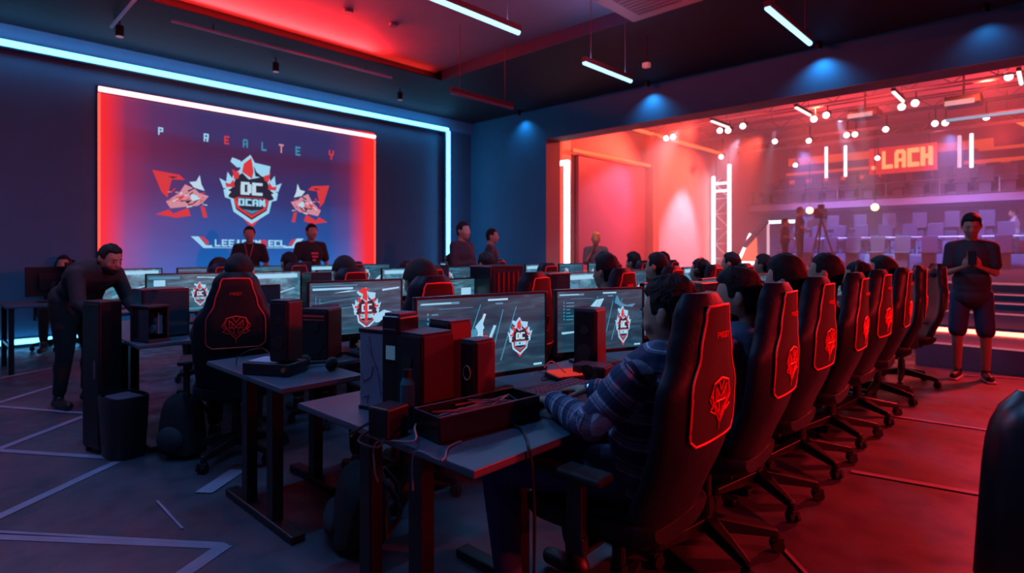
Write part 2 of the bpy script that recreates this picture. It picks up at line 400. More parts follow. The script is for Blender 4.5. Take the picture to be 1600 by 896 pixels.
def build_chair():
    r = thing('gaming_chair', '', 'chair')
    # backrest shell with forward side bolsters
    n = 36; rings = []
    for i in range(25):
        s = i/24; w = curve(WK, s); y0, z = back_c(s); th = TH * (1 if s < .93 else lerp(1, .45, (s-.93)/.07)); ring = []
        for k in range(n):
            t = 2*PI*k/n; cx = math.cos(t); sn = math.sin(t)
            x = w*math.copysign(abs(cx)**.7, cx); u = abs(x)/w
            ring.append((x, y0 + .036*u**3 + th*math.copysign(abs(sn)**.7, sn), z))
        rings.append(ring)
    b = MB(); b.loft(rings); back = b.build('backrest', LEATH, r, smooth=True)
    hp = MB(); hp.ell((0, -.275, 1.12), (.12, .040, .05), seg=16, rings=10); hp.build('head_pillow', LEATH, back, smooth=True)
    # rear panel
    p = MB(); S = [lerp(.405, .95, i/20) for i in range(21)]; N = 12
    grid = [[rear(lerp(-1, 1, j/N)*curve(PWK, s), s, .006) for j in range(N+1)] for s in S]
    vs = [v for row in grid for v in row]; fs = []
    for i in range(20):
        for j in range(N): a = i*(N+1)+j; fs.append((a, a+1, a+N+2, a+N+1))
    p.add(vs, fs); pan = p.build('rear_panel', REDP, r, smooth=True)
    tr = MB(); loop = [(-curve(PWK, s), s) for s in S] + [(lerp(-1, 1, j/6)*curve(PWK, .95), .95 + .004*(1-abs(j-3)/3)) for j in range(1, 6)] + [(curve(PWK, s), s) for s in reversed(S)] + [(lerp(1, -1, j/6)*curve(PWK, .405), .405) for j in range(1, 6)]
    tr.tube([rear(x, s, .007) for x, s in loop], .0042, 6, closed=True); tr.build('piping', TRIM, pan)
    lg = MB(); chair_logo(lg, 0, .885, .074); lg.build('crest', TRIM, pan)
    tx = MB()
    def fx(u, v, h): return rear(-.001 + u, sz(1.085 + v), .0068 + h)
    poly_layers(word('FYEGET', -.033, -.008, .009, .018, .25, 0, .3), fx, tx, 0, .0004); tx.build('lettering', TRIM, pan, fix=False)
    # seat
    st = MB(); rings = []
    for i in range(13):
        t = i/12; y = lerp(-.24, .27, t); w = .25*(1-.25*abs(2*t-1)**6); hh = .055*(1-.5*abs(2*t-1)**8); ring = []
        for k in range(24):
            a = 2*PI*k/24; cx = math.cos(a); sn = math.sin(a); x = w*math.copysign(abs(cx)**.6, cx)
            ring.append((x, y, .455 + hh*math.copysign(abs(sn)**.6, sn) + .03*(abs(x)/w)**4 - .02*t))
        rings.append(ring)
    st.loft(rings); st.build('seat', LEATH, r, smooth=True)
    for s in (-1, 1):
        a = MB(); a.box((s*.285, -.02, .54), (.035, .06, .20)); a.box((s*.22, -.02, .405), (.16, .07, .02)); a.box((s*.285, -.02, .43), (.035, .07, .05))
        arm = a.build('armrest', BLK, r, bevel=.006)
        q = MB(); q.box((s*.285, .0, .65), (.09, .27, .028)); q.build('arm_pad', RUB, arm, bevel=.012, seg=3)
    g = MB(); g.cyl((0, 0, .12), (0, 0, .40), .024, .024, 14); g.cyl((0, 0, .10), (0, 0, .24), .034, .03, 14); g.box((0, -.02, .395), (.2, .26, .03)); g.build('gas_lift', METB, r)
    for k in range(5):
        t = 2*PI*k/5 + .3; dx, dy = math.cos(t), math.sin(t); a = MB()
        q = Matrix.Rotation(t, 4, 'Z')
        vs = [(0, -.035, .09), (0, .035, .09), (0, .035, .16), (0, -.035, .16), (.31, -.016, .065), (.31, .016, .065), (.31, .014, .10), (.31, -.014, .10)]
        a.add(vs, [(3, 2, 1, 0), (4, 5, 6, 7), (0, 1, 5, 4), (1, 2, 6, 5), (2, 3, 7, 6), (3, 0, 4, 7)], 0, q)
        leg = a.build('base_leg', METB, r, bevel=.006)
        c = MB(); px, py = dx*.31, dy*.31; nx, ny = -dy, dx
        for e in (-1, 1): c.cyl((px+nx*e*.008, py+ny*e*.008, .03), (px+nx*e*.026, py+ny*e*.026, .03), .03, .027, 16)
        c.cyl((px, py, .03), (px, py, .085), .011, .011, 8); c.box((px, py, .052), (.05, .035, .02), t); c.build('caster', RUB, leg)
    return r

# ------------------------------------------------------------------ desks
def desk(label, x0, x1, y0, y1, ztop=.74, group=None, posts=None):
    cx, cy = (x0+x1)/2, (y0+y1)/2
    r = thing('desk', label, 'desk', (cx, cy, 0), 0, group); W = x1-x0; L = y1-y0
    t = MB(); t.box((0, 0, ztop-.0125), (W, L, .025)); t.build('desktop', DESKM, r, bevel=.003)
    e = MB(); 
    for s in (-1, 1): e.box((0, s*(L/2-.001), ztop-.0125), (W+.004, .004, .014))
    for s in (-1, 1): e.box((s*(W/2-.001), 0, ztop-.0125), (.004, L+.004, .014))
    e.build('edge_band', EDGE, r)
    ys = posts or [(-L/2+.09), (L/2-.09)]
    for yy in ys:
        for xx in (-.15, .15) if W > .9 and yy == ys[0] else (0,):
            l = MB(); l.box((xx, yy, (ztop-.03)/2+.02), (.07, .055, ztop-.06)); l.build('leg', METB, r, bevel=.004)
        f = MB(); f.box((0, yy, .02), (W*.86, .07, .04)); f.build('foot_bar', METB, r, bevel=.008)
    b = MB(); b.box((0, 0, ztop-.05), (.05, L-.25, .04)); b.build('crossbeam', METB, r)
    return r
def face_dir(dx, dy): return math.atan2(-dx, dy)
# ------------------------------------------------------------------ people
def rot_to(d):
    return Vector(d).normalized().to_track_quat('Z', 'Y').to_matrix()
def remesh(mb, name, voxel, m, parent, smooth=6, deco=None):
    me = bpy.data.meshes.new(name); me.from_pydata([tuple(p) for p in mb.v], [], mb.f)
    bm = bmesh.new(); bm.from_mesh(me); bmesh.ops.recalc_face_normals(bm, faces=bm.faces); bm.to_mesh(me); bm.free()
    o = bpy.data.objects.new(name + '_t', me); COL.objects.link(o)
    r = o.modifiers.new('r', 'REMESH'); r.mode = 'VOXEL'; r.voxel_size = voxel; r.use_smooth_shade = True
    s = o.modifiers.new('s', 'SMOOTH'); s.factor = .5; s.iterations = smooth
    dg = bpy.context.evaluated_depsgraph_get(); dg.update()
    nm = bpy.data.meshes.new_from_object(o.evaluated_get(dg)); nm.name = name
    bpy.data.objects.remove(o); bpy.data.meshes.remove(me)
    nm.materials.clear(); nm.materials.append(m)
    nm.polygons.foreach_set('use_smooth', [True]*len(nm.polygons))
    if deco: deco(nm)
    q = bpy.data.objects.new(name, nm); COL.objects.link(q); q.parent = parent
    return q
HR = (.076, .096, .112)
def hair_mesh(C, R, style, m, parent, dense=64, thick=.016, seed=0):
    rnd = np.random.RandomState(seed); ph = rnd.rand(6)*6
    def sm(a, b, x): t = min(1, max(0, (x-a)/(b-a))); return t*t*(3-2*t)
    seg, rg = dense, dense*2//3; mb = MB(); vs = []
    for i in range(rg+1):
        a = PI*i/rg
        for k in range(seg):
            t = 2*PI*k/seg; d = Vector((math.sin(a)*math.cos(t), math.sin(a)*math.sin(t), math.cos(a)))
            x, y, z = d
            front = sm(.30, .55, y)*(1-sm(.50, .66, z - .06*abs(math.sin(5*x+ph[0]))))      # the face
            side = sm(.40, .62, abs(x))*(1-sm(-.05, .12, z))*sm(-.30, -.08, y)                     # before and below the ear
            low = 1-sm(-.78, -.55, z + (.25 if style == 'long' else 0) * 0)
            bare = max(front, side, low if style != 'long' else 0)
            th = thick*(.75 + .55*max(0, z))
            if style == 'fade' and z < .25: th *= lerp(.45, 1, sm(-.3, .25, z))
            if style == 'top': th += .012*sm(.35, .9, z)
            if style == 'cap': th = thick
            if style != 'cap': th *= lerp(.42, 1, sm(-.15, .45, z))
            n = .0025*math.sin(11*t + 5*a + ph[1])*math.sin(6*a+ph[2]) + .0018*math.sin(37*t + 9*a + ph[3]) + .001*math.sin(71*t+ph[4]+14*a)
            q = th + (n if style != 'cap' else 0); q = lerp(q, -.014, bare)
            p = Vector((x*(HR[0]+q), y*(HR[1]+q) - .004, z*(HR[2]+q)))
            vs.append(C + R @ p)
    fs = []
    for i in range(rg):
        for k in range(seg): fs.append((i*seg+k, i*seg+(k+1) % seg, (i+1)*seg+(k+1) % seg, (i+1)*seg+k))
    mb.add(vs, fs)
    if style == 'long':
        mb.ell(C + R @ Vector((0, -.055, -.10)), (.075, .05, .13), R)
    return mb
def clumps(mb, C, R, n, L=.03, seed=1, top=.012):
    """short locks of hair lying over the crown and sides"""
    rnd = random.Random(seed)
    for _ in range(n):
        z = rnd.uniform(-.1, 1); t = rnd.uniform(0, 2*PI); rr = math.sqrt(max(0, 1-z*z)); x, y = rr*math.cos(t), rr*math.sin(t)
        if y > .1 and z < .78: continue
        if abs(x) > .35 and z < .48 and y > -.55: continue
        e = top*(.72 + .9*max(0, z))
        p = Vector((x*(HR[0]+e), y*(HR[1]+e)-.004, z*(HR[2]+e)))
        flow = Vector((x*.6, .15*y + (.7 if z > .5 else -.1), -.9 if z < .6 else -.1)) + Vector([rnd.uniform(-.14, .14) for _ in range(3)])
        nrm = Vector((x, y, z)).normalized(); flow = (flow - nrm*flow.dot(nrm)).normalized()
        l = L*rnd.uniform(.6, 1.2); m1 = p + flow*l*.5 + nrm*.0028; e1 = p + flow*l - nrm*.001
        w = flow.cross(nrm)*.0024
        mb.add([C + R @ (p+w), C + R @ (p-w), C + R @ (m1+w*.9+nrm*.002), C + R @ (m1-w*.9+nrm*.002), C + R @ e1, C + R @ (m1-nrm*.003)], [(0, 1, 3, 2), (2, 3, 4), (0, 2, 5), (1, 5, 3), (2, 4, 5), (3, 5, 4), (0, 5, 1)])
def hand(mb, wrist, d, palm_n, thumb, curl=.5, L=.10, sp=1.0, curls=None):
    """palm + five unequal bent fingers; d = pointing dir, palm_n = palm normal, thumb = dir to the thumb side"""
    d = Vector(d).normalized(); n = Vector(palm_n); n = (n - d*n.dot(d)).normalized(); th = Vector(thumb); th = (th - d*th.dot(d) - n*th.dot(n)).normalized()
    W = Vector(wrist)
    K = W + d*.085
    for k, o in enumerate((.030, .010, -.010, -.028)):
        k0 = W + d*(.082 - abs(o-.01)*.22) + th*o*sp
        mb.cap(W + th*o*.55 + d*.008, k0, .0135, .0105, 8)
        ln = (.072, .080, .074, .058)[k]; c = curl if curls is None else curls[k]; p = k0; dd = d.copy()
        for j, f in enumerate((.45, .31, .24)):
            an = c*(.55, .75, .6)[j]
            dd = (dd*math.cos(an) + n*math.sin(an)).normalized()
            q = p + dd*ln*f; mb.cap(p, q, (.0092, .0084, .0076)[j], (.0084, .0076, .0066)[j], 8); p = q
            # keep the bend turning towards the palm side
            n = (n - dd*n.dot(dd)).normalized()
        n = Vector(palm_n); n = (n - d*n.dot(d)).normalized()
    t0 = W + d*.022 + th*.022; t1 = t0 + (d*.55+th*.75+n*.25).normalized()*.038; t2 = t1 + (d*.85+th*.30+n*.35).normalized()*.032; t3 = t2 + (d*.95+th*.05+n*.4).normalized()*.025
    mb.cap(t0, t1, .014, .011, 8); mb.cap(t1, t2, .0105, .009, 8); mb.cap(t2, t3, .009, .0075, 8)
def person(label, P, loc, rz, shirt=BLKT, pants=NAVY, hair=HAIR, skin=SKIN, sleeves='short', shorts=False, style='fade', voxel=.012, shoe=BLK, sole=None,
           yaw=0, pitch=0, roll=0, hands=None, beard=False, group=None, deco=None, nclump=0, extra=None, fat=1.0, hairthick=.016):
    """P: joints in local coordinates, facing +Y. keys: pel, che, neck, head, sh, el, wr, hip, kn, an, toe as (right, left)"""
    r = thing('person', label, 'person', loc, rz, group)
    V = Vector; pel, che, nk, hd = V(P['pel']), V(P['che']), V(P['neck']), V(P['head'])
    sp1 = (che - pel).normalized(); R1 = rot_to(sp1)
    # keep the torso's wide axis on local x
    def basis(d): 
        z = V(d).normalized(); x = V((1, 0, 0)); x = (x - z*x.dot(z)).normalized(); y = z.cross(x); return Matrix((x, y, z)).transposed()
    sa = P['sh'][0] ; sb = P['sh'][1]
    xs = (V(sa) - V(sb)); 
    def basis2(d, xh):
        z = V(d).normalized(); x = V(xh); x = (x - z*x.dot(z)).normalized(); y = z.cross(x); return Matrix((x, y, z)).transposed()
    B1 = basis(sp1); B2 = basis2(nk - che, xs)
    RH = (Matrix.Rotation(yaw, 3, 'Z') @ Matrix.Rotation(roll, 3, 'Y') @ Matrix.Rotation(pitch, 3, 'X'))
    def torso(mb, e):
        f = fat
        mb.ell(pel, ((.165+e)*f, (.118+e)*f, .125+e), B1)
        mb.ell(pel + (che-pel)*.40, ((.148+e)*f, (.112+e)*f, .16+e), B1)
        mb.ell(che, ((.172+e)*f, (.116+e)*f, .175+e), B2)
        mb.ell(che + (nk-che)*.45, (.150+e, .085+e, .085+e), B2)
        for s in (0, 1):
            mb.cap(nk + V((0, -.01, -.02)), V(P['sh'][s]), .045+e, .056+e, 12)
            mb.cap(che, V(P['sh'][s]), .08, .055+e, 12)
    def arm(mb, e, upto=1.0, frm=0.0):
        for s in (0, 1):
            S, E, W = V(P['sh'][s]), V(P['el'][s]), V(P['wr'][s])
            a = E if upto >= .5 else S + (E-S)*upto*2
            mb.cap(S, a, .050+e, (.041 if upto >= .5 else .048)+e, 12)
            if upto > .5:
                w = E + (W-E)*((upto-.5)*2); mb.cap(E, w, .042+e, lerp(.042, .027, (upto-.5)*2)+e, 12)
    def legs(mb, e, upto=1.0):
        for s in (0, 1):
            h, k, a = V(P['hip'][s]), V(P['kn'][s]), V(P['an'][s])
            kk = k if upto >= .5 else h + (k-h)*upto*2
            mb.cap(h, kk, (.088+e)*fat, lerp(.088, .058, min(1, upto*2))+e + (.012 if upto < .5 else 0), 14)
            if upto > .5:
                w = k + (a-k)*((upto-.5)*2); mb.cap(k, w, .057+e, lerp(.057, .038, (upto-.5)*2)+e, 12)
                mb.ell(k + (a-k)*.32 + V((0, -.012, 0)), (.052+e, .054+e, .11), basis(a-k if (a-k).length else (0, 0, 1)))
    b = MB(); torso(b, -.006); arm(b, -.007); legs(b, -.003)
    b.cap(nk + V((0, -.005, -.03)), hd + RH @ V((0, -.022, -.07)), .056, .052, 14)
    b.ell(hd, HR, RH, 24, 16)
    b.ell(hd + RH @ V((0, .030, -.062)), (.058, .062, .056), RH); b.ell(hd + RH @ V((0, .066, -.098)), (.026, .022, .020), RH)
    b.ell(hd + RH @ V((0, .072, -.025)), (.052, .026, .055), RH); b.cap(hd + RH @ V((0, .090, .012)), hd + RH @ V((0, .112, -.030)), .009, .013, 8)
    b.cap(hd + RH @ V((-.030, .083, .022)), hd + RH @ V((.030, .083, .022)), .010, .010, 8); b.cap(hd + RH @ V((-.018, .092, -.060)), hd + RH @ V((.018, .092, -.060)), .0075, .0075, 8)
    for s in (-1, 1):
        b.ell(hd + RH @ V((s*.081, -.012, .000)), (.012, .020, .033), RH @ Matrix.Rotation(s*.25, 3, 'Z')); b.ell(hd + RH @ V((s*.050, .060, -.030)), (.018, .018, .022), RH)
        b.ell(hd + RH @ V((s*.030, .080, .002)), (.011, .009, .008), RH)
    hs = hands or [dict(), dict()]
    for s in (0, 1):
        E, W = V(P['el'][s]), V(P['wr'][s]); k = dict(d=(W-E), palm_n=(0, .1, -1), thumb=((-1 if s == 0 else 1), 0, 0), curl=.35); k.update(hs[s]); hand(b, W, **k)
    for s in (0, 1):
        a, t = V(P['an'][s]), V(P['toe'][s]); b.cap(a, V((a.x, a.y, max(.03+P.get('fz', 0), t.z))), .036, .034, 10); b.cap(V((a.x, a.y, t.z)), t, .034, .026, 10)
    remesh(b, 'body', voxel, skin, r, 4 if voxel < .008 else 2)
    c = MB(); torso(c, .010); up = {'short': .34, 'long': .97, 'mid': .45}[sleeves]; arm(c, .016 if sleeves == 'long' else .017, up)
    c.ell(nk + V((0, 0, -.015)), (.068, .066, .03), B2)
    c.ell(pel + V((0, 0, -.0)), (.178*fat, .135*fat, .13), B1)
    if shorts: c.ell(pel + V((0, 0, -.09)), (.182, .135, .13), B1); c.ell(pel + V((0, 0, .08)), (.168, .13, .15), B1)
    remesh(c, 'shirt', max(voxel, .007), shirt, r, 5, deco)
    if sleeves == 'long' and voxel < .008: pass
    t = MB(); t.ell(pel, (.170*fat, .128*fat, .125), B1); legs(t, .010 if not shorts else .012, .93 if not shorts else .46)
    remesh(t, 'shorts' if shorts else 'trousers', max(voxel, .009), pants, r, 4)
    for s in (0, 1):
        a, tt = V(P['an'][s]), V(P['toe'][s]); f = MB(); f.cap(V((a.x, a.y-.02, tt.z+.01)), V((tt.x, tt.y+.01, tt.z)), .044, .036, 12); f.cap(V(a), V((a.x, a.y, tt.z+.02)), .043, .046, 12)
        sh = remesh(f, 'shoe', .010, shoe, r, 3)
        if sole:
            q = MB(); dd = (V((tt.x, tt.y, 0))-V((a.x, a.y, 0))); an = math.atan2(dd.y, dd.x); mx = (V((a.x, a.y, 0))+V((tt.x, tt.y, 0)))/2
            q.box((mx.x, mx.y, tt.z-.030), (dd.length+.11, .082, .02), an); q.build('sole', sole, sh, bevel=.009, seg=3)
    hm = hair_mesh(hd, RH, style, hair, r, 72 if voxel < .008 else 40, hairthick, seed=len(label))
    if nclump: clumps(hm, hd, RH, nclump, seed=nclump, top=hairthick)
    hm.build('hair', hair, r, smooth=True, fix=True)
    if voxel < .011:
        for s in (-1, 1):
            e = MB(); e.ell(hd + RH @ V((s*.031, .0875, -.001)), (.009, .006, .0045), RH, 10, 6); e.build('eye', BLKS, r, smooth=True)
            e = MB(); e.cap(hd + RH @ V((s*.016, .098, .026)), hd + RH @ V((s*.045, .088, .027)), .0035, .0025, 6); e.build('eyebrow', hair, r, smooth=True)
    if beard:
        e = MB(); e.ell(hd + RH @ V((0, .036, -.074)), (.0625, .066, .050), RH); e.ell(hd + RH @ V((0, .068, -.098)), (.030, .027, .026), RH); e.build('beard', hair, r, smooth=True)
    if extra: extra(r, hd, RH)
    return r
def mirror(a): return [(a[0], a[1], a[2]), (-a[0], a[1], a[2])]
def seated(lean=0.0, reach=.40, wz=.785, spread=1.0, hz=1.17, hy=.03, arms=None):
    return dict(pel=(0, -.10, .615), che=(0, -.125+lean, .87), neck=(0, -.145+lean*1.3, .98+(hz-1.17)*.8), head=(0, hy-.175+lean*1.5, hz-.02),
                sh=arms['sh'] if arms else mirror((.172*spread, -.13+lean*1.2, .935)), el=arms['el'] if arms else mirror((.235, .01+lean, .755)), wr=arms['wr'] if arms else mirror((.15, .23+lean*.5, wz)),
                hip=mirror((.09, -.07, .60)), kn=mirror((.125, .34, .57)), an=mirror((.13, .32, .115)), toe=mirror((.14, .45, .045)))
def standing(h=1.74, arms='down', dx=0.0, foot=.10):
    k = h/1.74
    P = dict(pel=(0, 0, .96), che=(0, .005, 1.28), neck=(0, -.01, 1.46), head=(0, .02, 1.615), sh=mirror((.18, -.01, 1.405)),
             hip=mirror((.09, 0, .90)), kn=mirror((foot*.98, .02, .49)), an=mirror((foot, -.02, .09)), toe=mirror((foot+.03, .12, .042)))
    P['el'] = mirror((.25, -.02, 1.12)); P['wr'] = mirror((.25, .06, .87))
    if arms == 'phone': P['sh'] = mirror((.165, -.01, 1.395)); P['el'] = mirror((.195, .02, 1.125)); P['wr'] = mirror((.065, .24, 1.19))
    if arms == 'front': P['el'] = mirror((.25, .0, 1.13)); P['wr'] = mirror((.12, .20, 1.05))
    if arms == 'chin': P['el'] = [(.20, .06, 1.14), (-.24, -.01, 1.12)]; P['wr'] = [(.07, .14, 1.36), (-.10, .2, 1.06)]
    if arms == 'crossed': P['el'] = mirror((.23, .03, 1.14)); P['wr'] = [(-.04, .19, 1.17), (.04, .22, 1.13)]
    for key, v in P.items():
        P[key] = [tuple(c*k for c in q) for q in v] if isinstance(v, list) else tuple(c*k for c in v)
    return P
# ================================================================== THE SETTING
def wall_mat(name, col, r=.7, n=.12, sc=3): return mat(name, col, r, noise=n, nscale=sc, bump=.05)
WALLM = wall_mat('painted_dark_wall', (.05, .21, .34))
CEILM = wall_mat('painted_dark_ceiling', (.034, .014, .022))
TRAYM = wall_mat('ceiling_tray_paint', (.30, .24, .30))
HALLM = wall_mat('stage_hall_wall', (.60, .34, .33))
REVEAL = wall_mat('opening_reveal_paint', (.30, .20, .24))
# floor: worn dark concrete with scuffs and duller patches
fm = bpy.data.materials.new('worn_concrete_floor'); fm.use_nodes = True; nt = fm.node_tree; b = nt.nodes['Principled BSDF']
tc = nt.nodes.new('ShaderNodeTexCoord'); n1 = nt.nodes.new('ShaderNodeTexNoise'); n1.inputs['Scale'].default_value = .9; n1.inputs['Detail'].default_value = 6; n1.inputs['Distortion'].default_value = .8
n2 = nt.nodes.new('ShaderNodeTexNoise'); n2.inputs['Scale'].default_value = 5; n2.inputs['Detail'].default_value = 8
for n in (n1, n2): nt.links.new(tc.outputs['Object'], n.inputs['Vector'])
cr = nt.nodes.new('ShaderNodeValToRGB'); cr.color_ramp.elements[0].position = .35; cr.color_ramp.elements[0].color = (.032, .030, .048, 1); cr.color_ramp.elements[1].position = .68; cr.color_ramp.elements[1].color = (.098, .085, .115, 1)
nt.links.new(n1.outputs['Fac'], cr.inputs[0]); nt.links.new(cr.outputs[0], b.inputs['Base Color'])
rr = nt.nodes.new('ShaderNodeMapRange'); rr.inputs['From Min'].default_value = .35; rr.inputs['From Max'].default_value = .65; rr.inputs['To Min'].default_value = .38; rr.inputs['To Max'].default_value = .68
nt.links.new(n2.outputs['Fac'], rr.inputs['Value']); nt.links.new(rr.outputs[0], b.inputs['Roughness'])
bp = nt.nodes.new('ShaderNodeBump'); bp.inputs['Strength'].default_value = .12; bp.inputs['Distance'].default_value = .02; nt.links.new(n2.outputs['Fac'], bp.inputs['Height']); nt.links.new(bp.outputs[0], b.inputs['Normal'])

XL, YB, XR, YF = -10.4, 9.5, 4.2, -2.6
ZC = 4.42; OX = -8.0; OZ = 3.75; YB2 = 9.95
TX, TY, TZ = -8.1, 6.7, 4.61       # ceiling tray edge and its raised ceiling
m = MB(); m.b2(XL-.2, XR+.2, YF-.2, 9.95, -.1, 0); struct('floor', m, fm)
m = MB(); m.b2(XL-.2, XL, YF-.2, YB2, 0, ZC+.5); struct('wall_left', m, WALLM)
m = MB(); m.b2(XR, XR+.2, YF-.2, YB2, 0, ZC+.5); struct('wall_right', m, WALLM)
m = MB(); m.b2(XL, XR, YF-.2, YF, 0, ZC+.5); struct('wall_front', m, WALLM)
m = MB(); m.b2(XL, OX, YB, YB2, 0, ZC+.4); m.b2(OX, XR, YB, YB2, OZ, ZC+.4); struct('wall_back', m, WALLM)
m = MB(); m.b2(OX, OX+.012, YB-.01, YB2+.01, 0, OZ); m.b2(OX, XR, YB-.01, YB2+.01, OZ-.012, OZ); struct('trim_1', m, REVEAL)
# dark soffit round the raised tray
m = MB(); m.b2(XL, TX, YF, YB, ZC, ZC+.02); m.b2(TX, XR, TY, YB, ZC, ZC+.36); struct('ceiling', m, CEILM)
m = MB(); m.b2(XL, TX-.22, YF, YB, ZC+.02, ZC+.5); struct('trim_2', m, CEILM)
m = MB(); m.b2(TX-.25, XR, YF, TY+.01, TZ, TZ+.1); struct('ceiling.001', m, TRAYM)
m = MB(); m.b2(TX, XR, TY-.012, TY, ZC, TZ); struct('trim_3', m, wall_mat('tray_edge_blue', (.008, .05, .10)))
# deep portal that frames the big screen: the blue lines run along it
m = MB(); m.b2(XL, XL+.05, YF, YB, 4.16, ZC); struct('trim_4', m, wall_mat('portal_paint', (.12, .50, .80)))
m = MB(); m.b2(XL, XL+.05, 8.66, 8.72, 0, 4.16); struct('trim_5', m, WALLM)
BLUE = emis('led_ice_blue', (.09, .50, 1.0), 6.0)
BLUE_HOT = emis('led_ice_blue_core', (.28, .68, 1.0), 3.0)
REDL = emis('led_red', (1.0, .045, .03), 3.2)
PINKW = emis('led_pink_white', (1.0, .42, .45), 3.0)
WHL = emis('led_white', (.72, .86, 1.0), 3.0)
OR = emis('led_orange_red', (1.0, .10, .03), 2.2)
ALU = mat('aluminium_profile', (.25, .26, .3), .4, .8)
def strip(name, label, p, q, r, em, group=None, cat='light strip', back=(0, 0, 0)):
    """LED line: a profile and the diffuser that gives the light"""
    p = Vector(p); q = Vector(q); bk = Vector(back)
    t = thing(name, label, cat, tuple(p), 0, group); c = MB(); e = q-p
    c.cyl(bk*.9, e+bk*.9, r*1.25, r*1.25, 4); c.build('profile', ALU, t)
    g = MB(); g.cyl((0, 0, 0), tuple(e), r, r, 8); g.build('diffuser', em, t)
    return t
strip('led_strip', 'long ice-blue light line running under the ceiling along the left wall', (XL+.20, YF+.05, 4.12), (XL+.20, 8.6, 4.12), .045, BLUE, back=(-.06, 0, 0))
strip('led_strip', 'upright ice-blue light line to the right of the big wall screen', (XL+.22, 8.6, .12), (XL+.22, 8.6, 4.08), .045, BLUE, back=(-.06, 0, 0))
strip('led_strip', 'low blue light line at the foot of the left wall', (XL+.06, YF+.05, .09), (XL+.06, 8.5, .09), .035, BLUE, back=(-.04, 0, 0))
m = MB(); m.b2(XL, XL+.015, YF, 8.5, 0, .05); struct('baseboard_left', m, BLK)
t = strip('cove_light', 'red cove light hidden above the soffit edge of the ceiling tray', (TX-.14, YF+.3, ZC+.045), (TX-.14, TY-.15, ZC+.045), .022, emis('led_cove_red', (1, .03, .02), 14.0), back=(0, 0, -.01))

# ---- the big wall screen
SY0, SY1, SZ0, SZ1 = 1.96, 6.74, .72, 3.80
sc = thing('wall_screen', 'large purple and blue screen on the left wall with shield crest and two beasts', 'screen', (XL+.03, (SY0+SY1)/2, (SZ0+SZ1)/2), 0)
W2, H2 = (SY1-SY0)/2, (SZ1-SZ0)/2
m = MB(); m.b2(-.03, .03, -W2, W2, -H2, H2); m.build('panel', BLK, sc)
sm = bpy.data.materials.new('stage_screen_picture_glow'); sm.use_nodes = True; nt = sm.node_tree; b = nt.nodes['Principled BSDF']; b.inputs['Base Color'].default_value = (.02, .02, .03, 1); b.inputs['Roughness'].default_value = .4
tc = nt.nodes.new('ShaderNodeTexCoord'); sp = nt.nodes.new('ShaderNodeSeparateXYZ'); nt.links.new(tc.outputs['Generated'], sp.inputs[0])
nz = nt.nodes.new('ShaderNodeTexNoise'); nz.inputs['Scale'].default_value = 3; nz.inputs['Detail'].default_value = 4; nz.inputs['Distortion'].default_value = .6
mp = nt.nodes.new('ShaderNodeMapping'); mp.inputs['Scale'].default_value = (1, .5, 1.2); nt.links.new(tc.outputs['Generated'], mp.inputs[0]); nt.links.new(mp.outputs[0], nz.inputs['Vector'])
ad = nt.nodes.new('ShaderNodeMath'); ad.operation = 'MULTIPLY_ADD'; ad.inputs[1].default_value = .35; nt.links.new(nz.outputs['Fac'], ad.inputs[0]); nt.links.new(sp.outputs['Z'], ad.inputs[2])
vr = nt.nodes.new('ShaderNodeValToRGB'); e = vr.color_ramp.elements
e[0].position = .24; e[0].color = (.004, .14, .52, 1); e[1].position = 1.18/1.0 if False else 1.0; e[1].color = (.03, .03, .13, 1)
for p, c in ((.46, (.008, .075, .32)), (.70, (.020, .030, .14)), (.92, (.050, .016, .070))): k = e.new(p); k.color = (*c, 1)
nt.links.new(ad.outputs[0], vr.inputs[0])
er = nt.nodes.new('ShaderNodeValToRGB'); e = er.color_ramp.elements; e[0].position = 0; e[0].color = (1, 1, 1, 1); e[1].position = 1; e[1].color = (1, 1, 1, 1)  # red glow of the edge strips put into the screen's own colour
for p, c in ((.03, (.8, .8, .8)), (.075, (.22, .22, .22)), (.15, (.06, .06, .06)), (.30, (0, 0, 0)), (.78, (0, 0, 0)), (.87, (.08, .08, .08)), (.92, (.5, .5, .5)), (.955, (.95, .95, .95))): k = e.new(p); k.color = (*c, 1)
nt.links.new(sp.outputs['Y'], er.inputs[0])
mx = nt.nodes.new('ShaderNodeMixRGB'); mx.blend_type = 'MIX'; mx.inputs[2].default_value = (.95, .022, .022, 1); nt.links.new(er.outputs[0], mx.inputs[0]); nt.links.new(vr.outputs[0], mx.inputs[1])
nt.links.new(mx.outputs[0], b.inputs['Emission Color']); b.inputs['Emission Strength'].default_value = 1.0
m = MB(); m.b2(.03, .036, -W2+.01, W2-.01, -H2+.01, H2-.01); pic = m.build('screen_face', sm, sc)
# artwork located by where it appears on the wall (picture columns and rows measured on the screen plane)
def onwall(px, py):
    k = (px-800)/FPX; d = XL / (RV[0]*k + FV[0]); return ((RV[1]*k + FV[1])*d - (SY0+SY1)/2, H - (py-391)/FPX*d - (SZ0+SZ1)/2)
def wf(u, v, h): return (.036 + h, u, v)
def place_art(layers, px0, py0, px1, py1, nm, ubox=(-1, 1), vbox=(-1, 1), parent=pic):
    y0, z1 = onwall(px0, py0); y1, _ = onwall(px1, py0); pm = (px0+px1)/2; _, zt = onwall(pm, py0); _, zb = onwall(pm, py1)
    mb = MB(); f = lambda u, v: (lerp(y0, y1, (u-ubox[0])/(ubox[1]-ubox[0])), lerp(zb, zt, (v-vbox[0])/(vbox[1]-vbox[0])))
    L = [(mi, [f(u, v) for u, v in p]) for mi, p in layers]; poly_layers(L, wf, mb, 0, .0008); return mb.build(nm, ART, parent, fix=False)
